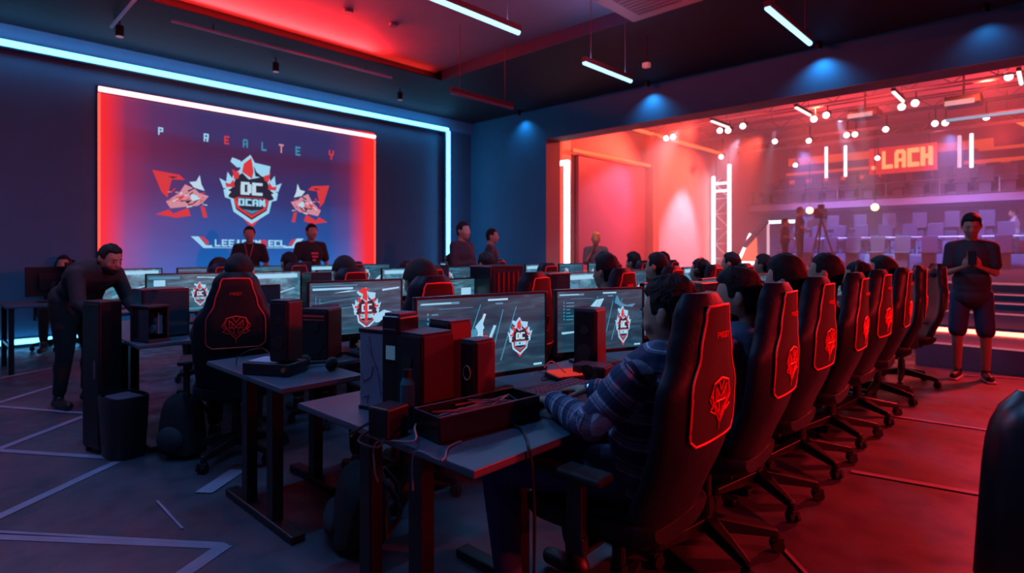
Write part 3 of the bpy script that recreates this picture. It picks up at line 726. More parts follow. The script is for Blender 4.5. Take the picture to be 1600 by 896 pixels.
place_art(crest(), 342, 243, 436, 356, 'crest', (-1.05, 1.05), (-1.25, 1.28))
place_art(beast(1), 236, 268, 326, 343, 'beast_picture', (-1, 1), (-.9, .95))
place_art(beast(-1), 450, 286, 512, 352, 'beast_picture', (-1, 1), (-.9, .95))
for ch, px, py, c in (('P', 249, 206, 0), ('R', 320, 216, 0), ('E', 352, 220, 3), ('A', 381, 225, 1), ('L', 410, 230, 1), ('T', 437, 233, 5), ('E', 463, 237, 1), ('Y', 515, 243, 3)):
    y, z = onwall(px, py); k = abs(onwall(px+10, py)[0]-y)/10; s = 7.0*k
    mb = MB(); poly_layers([(c, [(y+(u-.5)*s*1.1, z+(v-.5)*s*1.9) for u, v in p]) for _, p in letter(ch, 0, 0, 1, 1)], wf, mb, 0, .0008); mb.build('letter', ART, pic, fix=False)
bn = [(0, [(0, 1), (.06, 1), (.12, .25), (.17, .25), (.17, 0), (.10, 0)]), (3, [(.065, 1), (.10, .95), (.145, .5), (.13, .3)]), (0, [(1, .95), (.93, .95), (.88, .2), (.8, .2), (.8, 0), (.9, 0)]), (3, [(.925, .9), (.89, .85), (.85, .4), (.87, .25)]), (0, [(.17, 0), (.8, 0), (.8, .06), (.17, .06)])]
bn += word('LEEICEN', .19, .14, .047, .62, .22, 0, .26) + word('A', .585, .14, .05, .62, .2, 3, .3) + word('ECL', .655, .14, .045, .62, .25, 0, .26)
place_art(bn, 296, 371, 472, 388, 'banner_lettering', (0, 1), (0, 1))
# its light edges
strip('led_strip', 'slanting-looking pinkish white light bar across the top of the wall screen', (XL+.10, SY0+.01, SZ1-.06), (XL+.10, SY1-.02, SZ1-.10), .04, PINKW, back=(-.03, 0, 0))
strip('led_strip', 'upright red light line on the left edge of the wall screen', (XL+.09, SY0+.02, SZ0), (XL+.09, SY0+.02, SZ1-.12), .016, REDL, back=(-.02, 0, 0))
strip('led_strip', 'upright red light line on the right edge of the wall screen', (XL+.09, SY1-.02, SZ0), (XL+.09, SY1-.02, SZ1-.16), .016, REDL, back=(-.02, 0, 0))

# ---- ceiling fixtures
PEND = mat('pendant_housing', (.12, .06, .075), .5, noise=.1)
TUBE = emis('pendant_tube_glow', (.35, .70, 1.0), 2.0)
def pendant(label, x, y0, y1, z, lit=True, grp=None, top=TZ, tube=TUBE, rods=True, off=.0):
    t = thing('pendant_light', label, 'pendant light', (x, (y0+y1)/2, z), 0, grp); L = y1-y0
    c = MB(); c.b2(-.03, .03, -L/2, L/2, .012, .07); c.build('housing', PEND, t)
    g = MB(); g.cyl((0, -L/2+.01, 0), (0, L/2-.01, 0), .027, .027, 10); g.build('tube', tube if lit else mat('unlit_tube', (.25, .22, .35), .35), t)
    if rods:
        for k in (-.36, .36):
            q = MB(); q.cyl((off, k*L, .07), (off, k*L, top-z), .006, .006, 6); q.build('rod', PEND, t)
    return t
pendant('glowing ice-blue linear pendant nearest the camera, above the monitors', -4.05, 3.12, 4.38, 3.6)
pendant('glowing ice-blue linear pendant hanging left of the pale ceiling unit', -4.13, 5.6, 6.66, 3.6)
pendant('steeply angled glowing ice-blue pendant right of the pale ceiling unit', -1.98, 5.55, 6.85, 3.62)
pendant('unlit linear pendant hanging beside the corner of the soffit', -6.27, 5.33, 6.63, 3.6, lit=False)
def track(label, p, q, grp=None):
    p = Vector(p); q = Vector(q); t = thing('light_rail', label, 'light rail', tuple(p), 0, grp)
    c = MB(); c.cyl((0, 0, 0), tuple(q-p), .022, .022, 6); c.build('rail', mat('grey_rail', (.75, .72, .85), .5), t)
    for f in (.15, .85):
        b = MB(); v = (q-p)*f; b.cyl(tuple(v), (v.x, v.y, ZC-p.z), .008, .008, 6); b.build('rail_hanger', PEND, t)
def zat(px, py, x):   # point of the plane x = const seen at (px, py)
    k = (px-800)/FPX; d = x/(RV[0]*k+FV[0]); return (x, (RV[1]*k+FV[1])*d, H-(py-391)/FPX*d)
a = zat(268, 17, -8.35); c = zat(612, 113, -8.35)
track('long pale rail under the soffit along the red ceiling tray', (a[0], a[1], 4.33), (c[0], c[1], 4.33))
a = zat(172, 44, -8.0); a2 = on(174, 42, 4.3); b2 = on(212, -2, 4.3)
track('short pale rail crossing the soffit at the upper left', tuple(a2), tuple(b2))
def ceil_spot(label, px, py, zt=ZC, z=None, grp=None):
    z = z or zt-.22; p = on(px, py, z); t = thing('ceiling_spot', label, 'spotlight', tuple(p), 0, grp)
    c = MB(); c.cyl((0, 0, .0), (0, 0, .14), .05, .05, 14); c.build('can', BLK, t); c = MB(); c.cyl((0, 0, .14), (0, 0, zt-z), .01, .01, 6); c.build('stem', BLK, t)
    c = MB(); c.cyl((0, 0, -.006), (0, 0, .004), .045, .045, 14); c.build('lens', mat('dim_lens', (.3, .2, .3), .3, emit=(.5, .3, .45), es=.25), t)
ceil_spot('small dark ceiling spot at the upper left beside the short rail', 187, 57)
ceil_spot('small dark ceiling spot between the blue line and the long pale rail', 431, 112)
ceil_spot('small dark ceiling spot near the far end of the soffit', 625, 156)
# recessed smoke detectors in the tray
for px, py, l in ((544, 18, 'left of the two small detectors on the red ceiling tray'), (615, 39, 'right of the two small detectors on the red ceiling tray')):
    p = on(px, py, TZ-.02); t = MB(); t.cyl((0, 0, -.02), (0, 0, .02), .06, .07, 16); o = t.build('smoke_detector', mat('dim_plastic', (.16, .13, .17), .5), None, smooth=True); o.location = p; tag(o, l, 'detector')
# air conditioning cassette
t = thing('air_conditioner', 'square pinkish ceiling air unit at the top centre', 'air conditioner', (-3.52, 6.05, 4.32), 0)
ACM = mat('ac_plastic', (.26, .11, .10), .5)
c = MB(); c.box((0, 0, .155), (.80, .80, .27)); c.build('case', ACM, t)
c = MB(); c.box((0, 0, 0), (.96, .90, .04)); c.build('cover', ACM, t, bevel=.015)
c = MB(); c.box((0, 0, -.022), (.60, .58, .012))
for k in range(7): c.box((0, -.24+k*.08, -.03), (.56, .02, .01))
c.build('grille', mat('ac_grille', (.15, .06, .06), .6), t)
# directional spots washing the wall above the opening
for px, l, W in ((1280, 'above the steep pendant', 20), (1012, 'right of the middle pendant', 20), (812, 'beside the unlit pendant', 14), (1540, 'at the upper right corner', 5)):
    k = (px-800)/FPX; d = (YB-.18)/(RV[1]*k+FV[1]); x = (RV[0]*k+FV[0])*d; z = ZC-.10
    t = thing('wall_washer', 'small black wall washer spot '+l, 'spotlight', (x, YB-.20, z), 0); c = MB(); c.cyl((0, 0, .0), (0, 0, .06), .045, .045, 14); c.build('can', BLK, t); c = MB(); c.cyl((0, 0, .06), (0, 0, ZC-z), .05, .05, 10); c.build('stem', BLK, t)
    L = bpy.data.lights.new('wall_washer_lamp', 'SPOT'); L.energy = W; L.color = (.05, .45, 1); L.spot_size = 2.2; L.spot_blend = 1; L.shadow_soft_size = .03
    o = bpy.data.objects.new('wall_washer_lamp', L); COL.objects.link(o); o.location = (x, YB-.20, z-.04); o.rotation_euler = Vector((0, -.30, 1)).to_track_quat('Z', 'Y').to_euler()
t = MB(); t.box((0, 0, 0), (.10, .08, .07)); o = t.build('ceiling_camera', mat('camera_case', (.7, .32, .34), .5, emit=(.8, .2, .2), es=.3), None, bevel=.01); p = on(1010, 102, 4.0); o.location = p; tag(o, 'tiny pinkish box fixture right of the middle pendant', 'camera')  # pinkish light on the case put in as a faint glow
m = MB(); m.cyl((0, 0, .0), (0, 0, ZC-4.0-.03), .01, .01, 6); s = m.build('mount', BLK, o); s.location = (0, 0, .03)

# ---- floor tape
TAPE = mat('worn_floor_tape', (.27, .23, .33), .6, noise=.35, nscale=6)
TAPER = mat('worn_red_tape', (.42, .10, .09), .6, noise=.4, nscale=7)
TN = 0
def tape(label, a, b, w=.05, m=TAPE, grp=None, z=.002, hh=.0015):
    p = on(*a); q = on(*b); d = (q-p); L = d.length; an = math.atan2(d.y, d.x); c = (p+q)/2
    global TN; TN += 1; z = .0015 + TN*.0004; mb = MB(); mb.box((0, 0, 0), (L, w, hh)); o = mb.build('floor_tape', m); o.location = (c.x, c.y, z); o.rotation_euler = (0, 0, an); return tag(o, label, 'floor tape', grp)
tape('pale tape line reaching in from the left edge to the lowest corner', (-60, 838), (354, 855), .045)
tape('thinner pale tape line just above the lowest left tape', (-60, 829), (350, 851), .022)
tape('pale tape band running down from the lowest left corner', (352, 853), (262, 915), .075)
tape('pale tape line rising from the left edge to the black bin', (-30, 822), (192, 718), .062)
tape('faint reddish tape line level with the foot of the black bin', (-30, 703), (180, 717), .05)
tape('tape diagonal between the two reddish lines at the far left', (-10, 706), (140, 648), .06)
tape('faint tape line across the left floor behind the diagonal', (-30, 634), (150, 648), .05)
tape('tape diagonal further back near the standing desk legs', (-20, 636), (108, 597), .06)
tape('small tape piece low beside the blue wall line', (-20, 596), (90, 574), .05)
tape('short loose tape sliver on the open floor', (245, 784), (285, 828), .012)
tape('broad pale tape piece behind the near desk leg', (318, 772), (372, 736), .10)
tape('long pinkish tape line on the red floor behind the chairs', (1330, 738), (1680, 800), .05)
tape('faint tape line further back on the red floor', (1385, 650), (1640, 688), .045)
tape('tape line on the red floor beside the nearest castor', (1215, 850), (1272, 912), .018)
tape('thin far tape line before the steps', (1480, 560+26), (1720, 600), .03)

# ================================================================== STAGE HALL
HZ = .86; HX0, HX1, HY1, HC = -8.55, 3.2, 25.5, 5.6
STEPM = wall_mat('stage_step_paint', (.10, .10, .18)); HFLOOR = wall_mat('stage_floor_paint', (.20, .15, .20), .4)
m = MB(); m.b2(HX0, HX1, 11.3, HY1, 0, HZ); struct('floor.001', m, HFLOOR)
st = thing('stage_steps', 'dark blue steps with pink and red light edges at the far right', 'steps', (0, 0, 0))
lv = [(8.3, .27), (9.5, .55), (10.1, .64), (10.6, .73)]; xl = -1.25
def step_block(y, z, y2, x0): m = MB(); m.b2(x0+.01, XR-.06 if y < 9.9 else HX1-.01, y, y2, 0.0, z); return m
for i, (y, z) in enumerate(lv):
    y2 = (lv[i+1][0] if i < 3 else 11.3); x0 = xl if y < 9.4 else OX+.02 if y < 9.9 else HX0
    if i == 1: x0 = OX+.05
    s = step_block(y, z, y2, x0).build('step', STEPM, st)
    e = MB(); e.b2(x0+.01, XR-.07 if y < 9.9 else HX1-.02, y-.008, y+.012, z-.016, z+.004); e.build('nosing_light', emis('nosing_pink', (.8, .16, .25), .55), s)
m = MB(); m.b2(HX0+.02, HX1-.02, 11.28, 11.30, HZ-.03, HZ+.002); m.build('stage_edge', emis('nosing_pink', (.8, .16, .25), .55), st)
strip('led_strip', 'bright red light line at the back of the wide lower step', (-2.2, 9.44, .30), (XR-.1, 9.44, .30), .028, emis('led_red_hot', (1, .08, .05), 14.0), back=(0, .02, 0))
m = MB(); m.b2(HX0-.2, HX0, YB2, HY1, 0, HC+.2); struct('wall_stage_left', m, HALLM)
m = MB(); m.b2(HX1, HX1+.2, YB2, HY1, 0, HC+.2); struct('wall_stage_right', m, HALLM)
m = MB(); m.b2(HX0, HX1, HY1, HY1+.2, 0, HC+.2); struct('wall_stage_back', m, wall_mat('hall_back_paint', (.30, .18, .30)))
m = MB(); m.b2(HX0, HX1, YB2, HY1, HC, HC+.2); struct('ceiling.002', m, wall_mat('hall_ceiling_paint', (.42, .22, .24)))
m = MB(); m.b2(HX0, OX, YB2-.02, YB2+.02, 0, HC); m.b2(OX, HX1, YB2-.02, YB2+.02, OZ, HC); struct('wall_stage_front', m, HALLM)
# pillar, and a plum panel standing in for beam shadow at stage left
m = MB(); m.b2(HX0, HX0+.30, 14.45, 14.75, HZ, 4.6); struct('trim_6', m, HALLM)
def wx(px, x=HX0):  k = (px-800)/FPX; d = x/(RV[0]*k+FV[0]); return (RV[1]*k+FV[1])*d, d
pn = thing('shade_panel', 'tall plum panel standing in for a beam shadow on the left stage wall', 'set panel', (HX0+.10, 12.75, HZ)); m = MB(); m.b2(-.04, .04, -1.55, 1.6, .0, 2.8); m.build('board', mat('plum_shade', (.25, .03, .12), .5), pn)
for y in (-1.5, 0, 1.5): m = MB(); m.b2(-.10, -.04, y-.04, y+.04, -.0, 2.8); m.build('batten', BLK, pn)
strip('led_strip', 'orange light line sloping along the top of the plum shade panel', (HX0+.22, 10.9, 3.72), (HX0+.22, 14.4, 3.72), .04, OR, back=(-.05, 0, 0))
strip('led_strip', 'orange light beam high on the left stage wall behind the spotlights', (HX0+.25, 12.9, 4.62), (HX0+.25, 19.2, 4.62), .05, OR, back=(-.05, 0, 0))
pf = thing('portal_frame', 'white glowing portal frame at the left edge of the stage opening', 'light frame', (0, 0, 0)); y, d = 10.5, 0
m = MB(); m.b2(-8.27, -8.17, 10.45, 10.55, HZ, 3.42); m.b2(-8.5, -8.17, 10.45, 10.55, 3.32, 3.42); m.build('diffuser', WHL, pf)
m = MB(); m.b2(-8.26, -8.18, 10.56, 10.62, HZ, 3.40); m.build('profile', ALU, pf)
m = MB(); m.b2(HX0, HX0+.10, 10.62, 10.95, HZ, 4.4); o = m.build('light_pillar', emis('pillar_orange', (1, .07, .035), 1.1)); tag(o, 'flat orange-red glowing pillar right of the white portal frame', 'light pillar')
# truss tower with glowing edges
tt = thing('truss_tower', 'lattice truss tower with white glowing edges at the stage left corner', 'truss', (-8.1, 18.6, HZ)); 
for dx, hgt in ((-.27, 2.95), (.27, 3.3)):
    m = MB(); m.box((dx, 0, hgt/2), (.09, .09, hgt)); m.build('edge_light', WHL, tt)
m = MB()
for k in range(6):
    z = .2+k*.5; s = 1 if k % 2 else -1; m.cyl((-.25*s, .1, z), (.25*s, .1, z+.5), .03, .03, 6)
    m.cyl((-.25, .1, z), (.25, .1, z), .03, .03, 6)
for x in (-.25, .25): m.cyl((x, .15, 0), (x, .15, 3.9), .035, .035, 8)
m.build('lattice', ALU, tt)
m = MB(); m.box((-.0, 0, 2.7), (.5, .06, .07)); m.box((0, 0, 2.45), (.5, .06, .07)); m.build('cross_light', WHL, tt)
# overhead trusses
for n_, (y, z, lab) in enumerate(((14.2, 4.55, 'front overhead truss carrying stage spotlights'), (17.2, 4.75, 'middle overhead truss carrying stage spotlights'), (20.2, 4.7, 'rear overhead truss carrying stage spotlights'))):
    t = thing('lighting_truss', lab, 'truss', (0, y, z)); m = MB()
    for a, b in ((-.14, -.14), (-.14, .14), (.14, -.14), (.14, .14)): m.cyl((HX0+.4, a, b+.2), (HX1-.1, a, b+.2), .022, .022, 6)
    m.build('chord', ALU, t); m = MB(); x = HX0+.4; k = 0
    while x < HX1-.5: m.cyl((x, -.14, .06 if k % 2 else .34), (x+.35, -.14, .34 if k % 2 else .06), .012, .012, 5); x += .35; k += 1
    m.build('lacing', ALU, t)
    for xx in (-6, -1, 2.5): m = MB(); m.cyl((xx, 0, .3), (xx, 0, HC-z), .012, .012, 5); m.build('hanger', ALU, t)
LENS = emis('spot_lens', (.95, .80, .88), 8.0)
spots = [(1041, 216, 14.2), (1052, 214, 14.2), (1127, 245, 17.2), (1125, 204, 14.2), (1138, 204, 14.2), (1161, 197, 14.2), (1211, 221, 17.2), (1264, 220, 17.2), (1272, 186, 14.2), (1291, 180, 14.2),
         (1323, 211, 17.2), (1336, 210, 17.2), (1384, 202, 17.2), (1243, 258, 20.2), (1409, 167, 14.2), (1430, 161, 14.2), (1461, 193, 17.2), (1477, 192, 17.2), (1541, 183, 17.2), (1371, 247, 20.2), (1576, 120, 14.2)]
tz = {14.2: 4.75, 17.2: 4.95, 20.2: 4.9}
for i, (px, py, y) in enumerate(spots):
    k = (px-800)/FPX; d = y/(RV[1]*k+FV[1]); x = (RV[0]*k+FV[0])*d; z = H-(py-391)/FPX*d
    t = thing('stage_spotlight', 'round white stage spotlight shining among the red rig', 'spotlight', (x, y, z), 0, 'stage spotlights on the trusses')
    v = Vector((0, -.85, -.35)).normalized(); m = MB(); m.cyl(tuple(-v*.24), (0, 0, 0), .05, .075, 12); m.build('can', BLK, t); m = MB(); m.cyl((0, 0, 0), tuple(v*.03), .066, .066, 14); m.build('lens', LENS, t)
    m = MB(); top = tz[y]-.14; m.cyl(tuple(-v*.12), (0, .1, max(.05, top-z)), .014, .014, 6); m.build('yoke', BLK, t)
PT = emis('hall_tube_glow', (1.0, .72, .72), 2.2)
for x, lab in ((-5.4, 'leftmost short glowing pendant tube in the stage hall'), (-3.7, 'second short glowing pendant tube in the stage hall'), (-2.1, 'third short glowing pendant tube in the stage hall'), (-.45, 'rightmost glowing pendant tube in the stage hall')):
    pendant(lab, x, 11.9, 12.8, 4.12, top=HC, tube=PT)
# vertical light tubes hung at the back
for px, y0, y1, em, lab in ((1291, 230, 278, WHL, 'leftmost upright white tube left of the lit sign'), (1321, 228, 276, WHL, 'upright white tube just left of the lit sign'), (1499, 212, 262, emis('pink_tube', (1, .45, .55), 1.4), 'upright pink tube right of the lit sign'), (1518, 209, 262, WHL, 'rightmost upright white tube above the seats')):
    k = (px-800)/FPX; d = 21.4/(RV[1]*k+FV[1]); x = (RV[0]*k+FV[0])*d; z0 = H-(y1-391)/FPX*d; z1 = H-(y0-391)/FPX*d
    strip('light_tube', lab, (x, 21.4, z0), (x, 21.4, z1), .045, em, cat='light tube', back=(0, .06, 0))
k = (1365-800)/FPX
# lit sign
sg = thing('lit_sign', 'orange glowing rectangular sign reading LACH over the upper seats', 'sign', (-3.58, 21.6, 4.22))
m = MB(); m.box((0, .05, 0), (1.80, .08, .84)); m.build('backing', emis('sign_red', (1, .035, .03), .95), sg)
m = MB(); poly_layers(word('.LACH', -.88, -.27, .29, .56, .2, 0, .32), lambda u, v, h: (u, .01-h, v), m, 0, .02); m.build('lettering', emis('sign_orange', (1, .27, .10), 2.2), sg, fix=False)
for s in (-.7, .7): m = MB(); m.cyl((s, .06, .42), (s, .06, HC-4.22), .012, .012, 5); m.build('hanger', BLK, sg)
# orange light bands on the rear wall
for x0, x1, z0, z1, lab in ((-8.2, -1.6, 4.86, 5.16, 'long orange light band high on the rear wall'), (-8.3, -4.9, 4.12, 4.24, 'lower left orange light band behind the upper seats'), (-8.3, -4.6, 4.46, 4.56, 'thin left orange light band behind the upright tubes'), (-2.4, 1.6, 4.32, 4.46, 'orange light band right of the lit sign'), (-2.0, 2.4, 4.76, 4.86, 'thin orange light band high right of the lit sign')):
    m = MB(); m.b2(x0, x1, HY1-.06, HY1, z0, z1); o = m.build('light_band', emis('band_orange', (1, .09, .03), 1.0)); tag(o, lab, 'light band')
m = MB(); m.prism([(1568, 204), (1600, 201), (1600, 246)][0:0] or [(-.95, 5.05), (.6, 5.1), (.6, 4.2), (-.05, 4.35)], 21.9, 21.96, 'y'); o = m.build('wall_light', emis('panel_orange', (1, .20, .05), 1.4)); tag(o, 'angled orange light panel at the upper right of the hall', 'light panel')
strip('led_strip', 'pale blue level light bar above the orange panel at the far right', (-1.9, 16.6, 4.35), (1.2, 16.6, 4.35), .035, emis('bar_blue', (.3, .55, .8), .8), back=(0, .05, 0))
# projectors
for px, py, lab in ((1350, 181, 'left of the two projectors on the hall ceiling'), (1505, 161, 'right of the two projectors on the hall ceiling')):
    y = 15.4; k = (px-800)/FPX; d = y/(RV[1]*k+FV[1]); x = (RV[0]*k+FV[0])*d; z = H-(py-391)/FPX*d
    t = thing('projector', lab, 'projector', (x, y, z)); m = MB(); m.box((0, .1, .05), (.62, .5, .2)); m.build('case', BLK, t, bevel=.03); m = MB(); m.box((-.05, -.155, .0), (.5, .02, .10)); m.build('front_grille', emis('projector_front', (.9, .5, .55), .7), t)
    m = MB(); m.cyl((0, .1, .15), (0, .1, HC-z), .02, .02, 8); m.build('mount', BLK, t)
# balcony
BALM = wall_mat('balcony_paint', (.36, .26, .40))
bz = 3.02
m = MB(); m.b2(HX0, HX1, 22.0, HY1, bz-.22, bz); struct('trim_7', m, BALM)
m = MB(); m.b2(HX0+.0, HX1, 24.2, 24.4, HZ, bz-.2); struct('trim_8', m, wall_mat('understand_paint', (.16, .17, .30)))
rl = thing('balcony_railing', 'pink-lit metal railing along the front of the upper balcony', 'railing', (0, 22.05, bz)); [MB().cyl((HX0+.1, 0, zz), (HX1-.1, 0, zz), .025, .025, 6).build('rail', ALU, rl) for zz in (.52, .05)]
for i in range(9): m = MB(); x = lerp(HX0+.2, HX1-.2, i/8); m.cyl((x, 0, 0), (x, 0, .52), .018, .018, 6); m.build('baluster', ALU, rl)
SEATM = mat('seat_shell', (.075, .055, .11), .5, noise=.2)
def stadium_seat():
    m = MB(); m.box((0, 0, .42), (.44, .42, .05)); m.box((0, .22, .66), (.37, .05, .46)); m.box((0, .05, .2), (.30, .30, .40)); m.box((-.23, .02, .55), (.03, .34, .04)); m.box((.23, .02, .55), (.03, .34, .04))
    return m
ss = stadium_seat().build('stadium_seat', SEATM, None, bevel=.03)
tag(ss, 'dim purple seat in the row on the upper balcony', 'seat', 'seats on the upper balcony'); first = True
def seats(y, z, x0, x1, step, lab, grp):
    global first
    x = x0; i = 0
    while x < x1:
        o = ss if first else ss.copy()
        if not first: COL.objects.link(o)
        first = False; o.location = (x, y, z); o['label'] = lab; o['group'] = grp; x += step*(1 if i % 7 != 6 else 1.5); i += 1
seats(22.55, bz, HX0+.5, HX1-.3, .56, 'dim purple seat in the front row on the upper balcony', 'front balcony seats')
m = MB(); m.b2(HX0, HX1, 23.1, HY1, bz, bz+.22); struct('trim_9', m, BALM)
seats(23.5, bz+.22, HX0+.75, HX1-.3, .60, 'dim purple seat in the rear row on the upper balcony', 'rear balcony seats')
for i, (y, z, h) in enumerate(((19.3, HZ, 0), (20.3, HZ+.38, 1), (21.3, HZ+.76, 2))):
    if z > HZ: m = MB(); m.b2(-6.6, HX1, y-.35, y+.65 if i < 2 else 24.2, HZ, z); struct('trim_%d' % (10+i), m, wall_mat('tier_paint', (.17, .17, .30)))
    seats(y, z, -6.3, HX1-.4, .62 if i < 2 else .8, 'grey-blue seat in the %s row below the balcony' % ('front', 'middle', 'back')[i], '%s row of seats below the balcony' % ('front', 'middle', 'back')[i])
rl = thing('barrier_rail', 'thin pink-lit barrier rail in front of the middle seats below the balcony', 'railing', (0, 20.0, HZ)); MB().cyl((-6.4, 0, .86), (HX1-.1, 0, .86), .025, .025, 6).build('rail', mat('rail_pale', (.7, .6, .68), .4), rl)
for i in range(12): x = lerp(-6.3, HX1-.2, i/11); MB().cyl((x, 0, 0), (x, 0, .86), .015, .015, 6).build('baluster', ALU, rl)
# warm bulbs under the balcony
for px, py, lab in ((1265, 329, 'left warm globe lamp under the balcony'), (1367, 324, 'right warm globe lamp under the balcony')):
    y = 20.8; k = (px-800)/FPX; d = y/(RV[1]*k+FV[1]); x = (RV[0]*k+FV[0])*d; z = H-(py-391)/FPX*d
    t = thing('globe_lamp', lab, 'lamp', (x, y, z)); m = MB(); m.ell((0, 0, 0), (.11, .11, .11)); m.build('globe', emis('warm_globe', (1, .42, .16), 9), t, smooth=True); m = MB(); m.cyl((0, 0, .1), (0, 0, HC-z), .012, .012, 6); m.build('cord', BLK, t)
# light doorway and ramp beside the truss
t = thing('light_doorway', 'pale glowing rectangular doorway frame behind the truss tower', 'light frame', (0, 0, 0)); y = 20.0
def bx(px, py, y=20.0): k = (px-800)/FPX; d = y/(RV[1]*k+FV[1]); return ((RV[0]*k+FV[0])*d, y, H-(py-391)/FPX*d)
a, b_, c_ = bx(1200, 347), bx(1246, 346), bx(1200, 405)
m = MB(); m.b2(a[0], b_[0], y, y+.06, a[2]-.06, a[2]+.04); m.build('lintel', WHL, t); m = MB(); m.b2(a[0]-.04, a[0]+.03, y, y+.06, HZ, a[2]); m.b2(b_[0]-.02, b_[0]+.02, y+.02, y+.06, HZ, a[2]); m.build('post', emis('door_pink', (1, .55, .65), 1.0), t)
a = bx(1164, 412); b_ = bx(1184, 366); c_ = bx(1192, 366); d_ = bx(1192, 402)
t = thing('light_ramp', 'glowing orange triangular stair side at the foot of the truss tower', 'light panel', (0, 0, 0)); m = MB(); m.prism([(a[0], HZ), (b_[0], b_[2]), (c_[0], c_[2]), (d_[0]+.05, HZ)], 19.4, 19.45, 'y'); m.build('panel', emis('ramp_orange', (1, .16, .08), 1.2), t)
m = MB(); m.cyl((a[0], 19.37, HZ+.05), (b_[0], 19.37, b_[2]), .05, .05, 8); m.cyl((a[0], 19.37, HZ+.06), (d_[0]+.3, 19.37, HZ+.06), .05, .05, 8); m.build('edge_light', WHL, t)
m = MB(); p0 = bx(1166, 383, 19.0); p1 = bx(1195, 348, 19.0); m.box((0, 0, 0), (1.1, .2, .12)); o = m.build('boom_arm', mat('boom_paint', (.03, .05, .12), .5)); o.location = ((p0[0]+p1[0])/2, 19.0, (p0[2]+p1[2])/2); o.rotation_euler = (0, -.85, 0); tag(o, 'dark slanting boom beside the truss tower', 'boom')
# tripod camera
t = thing('tripod_camera', 'dark video camera on a tripod below the left warm lamp', 'camera', bx(1283, 400, 18.2)[:2] + (HZ,)); m = MB(); m.box((0, 0, 1.55), (.22, .5, .28)); m.cyl((0, -.25, 1.55), (0, -.42, 1.55), .09, .1, 12); m.build('camera_body', BLK, t, bevel=.02)
for k in range(3): m = MB(); an = 2*PI*k/3; m.cyl((0, 0, 1.4), (.42*math.cos(an), .42*math.sin(an), 0), .03, .02, 6); m.build('leg', BLK, t)
m = MB(); m.box((0, 0, 1.75), (.16, .12, .12)); m.build('viewfinder', BLK, t, bevel=.01)
# ================================================================== DESKS
desk('front desk end nearest the camera with corner pointing at the viewer', -2.2, -1.17, 1.08, 1.60, posts=[-.16])
desk('second-row desk end left of the front desk with a black speaker on it', -3.39, -2.47, 1.14, 1.55, posts=[-.10])
desk('third-row desk end at the left with the glass-sided computer on it', -5.85, -4.25, 1.02, 1.88, posts=[-.30])
ds = []
R1Y = [(1.61, 3.10), (3.11, 4.60), (4.61, 6.10), (6.11, 7.60)]
ordw = ['first', 'second', 'third', 'fourth', 'fifth', 'sixth', 'seventh', 'eighth', 'ninth', 'tenth', 'eleventh']
def drow(x0, x1, ys, nm):
    for i, (a, b) in enumerate(ys):
        desk('long desk in the %s, %s behind its end desk' % (nm, ordw[i]), x0, x1, a, b, group='desks in the '+nm)
drow(-1.98, -1.17, R1Y, 'front row'); drow(-3.45, -2.84, [(1.56, 3.05), (3.06, 4.55), (4.56, 6.05), (6.06, 7.55)], 'second row')
drow(-5.7, -4.42, [(1.89, 3.4), (3.41, 4.9), (4.91, 6.4), (6.41, 7.9)], 'third row'); drow(-7.45, -6.62, [(1.3, 2.8), (2.81, 4.3), (4.31, 5.8), (5.81, 7.3)], 'fourth row')
# tall narrow table at the far left
ft = thing('side_table', 'dark high-legged table against the left wall light, with switched-off screens', 'table', (-8.55, 1.22, 0))
m = MB(); m.box((0, 0, .73), (.75, .95, .03)); m.build('tabletop', DESKM, ft, bevel=.004)
for x in (-.33, .33):
    for y in (-.43, .43): m = MB(); m.box((x, y, .357), (.05, .05, .714)); m.build('leg', METB, ft)
for y in (-.43, .43): m = MB(); m.box((0, y, .30), (.6, .03, .03)); m.build('rail', METB, ft)

# ================================================================== CHAIRS
c0 = build_chair(); HALF = PI/2
c0.location = (-1.13, 1.74, 0); c0.rotation_euler = (0, 0, HALF+.03); c0['label'] = 'nearest red-backed gaming chair, holding the man in the striped shirt'; c0['group'] = 'gaming chairs of the front row'
crow = [(-1.16, 2.50, .05, 'second gaming chair of the front row, its crest and lettering in full view'), (-1.20, 3.22, -.02, 'third gaming chair from the camera in the front row'),
        (-1.20, 3.95, .03, 'fourth gaming chair from the camera in the front row'), (-1.21, 4.67, -.06, 'fifth gaming chair from the camera in the front row'),
        (-1.20, 5.38, .04, 'sixth gaming chair in the front row, under the flat dark head'), (-1.20, 6.12, .25, 'seventh front-row gaming chair, last but one'),
        (-1.16, 6.98, .45, 'farthest front-row gaming chair, turned, beside the man with the phone')]
for x, y, r, l in crow: dup(c0, (x, y, 0), HALF+r, l, 'gaming chairs of the front row')
def crows(x, ys, nm):
    for i, y in enumerate(ys): dup(c0, (x, y, 0), HALF+random.uniform(-.08, .08), '%s gaming chair from the camera end in the %s' % (ordw[i], nm), 'gaming chairs of the '+nm)
dup(c0, (-2.68, 1.94, 0), HALF-.12, 'red gaming chair left of the nearest big monitor, dark cap above it', 'gaming chairs of the second row')
dup(c0, (-2.66, 2.66, 0), HALF+.1, 'empty red gaming chair showing between the two nearest monitors', 'gaming chairs of the second row')
crows(-2.68, [3.72, 4.50, 5.28, 6.06, 6.90], 'second row beyond the nearest two')
dup(c0, (-3.92, 1.50, 0), 1.2, 'black gaming chair with red crest seen square from behind at the left', 'gaming chairs of the third row')
crows(-4.22, [2.36, 3.14, 3.92, 4.70, 5.93, 6.62, 7.40], 'third row beyond the crest chair')
crows(-6.38, [2.2, 2.95, 3.7, 4.5, 5.3, 6.1], 'fourth row')
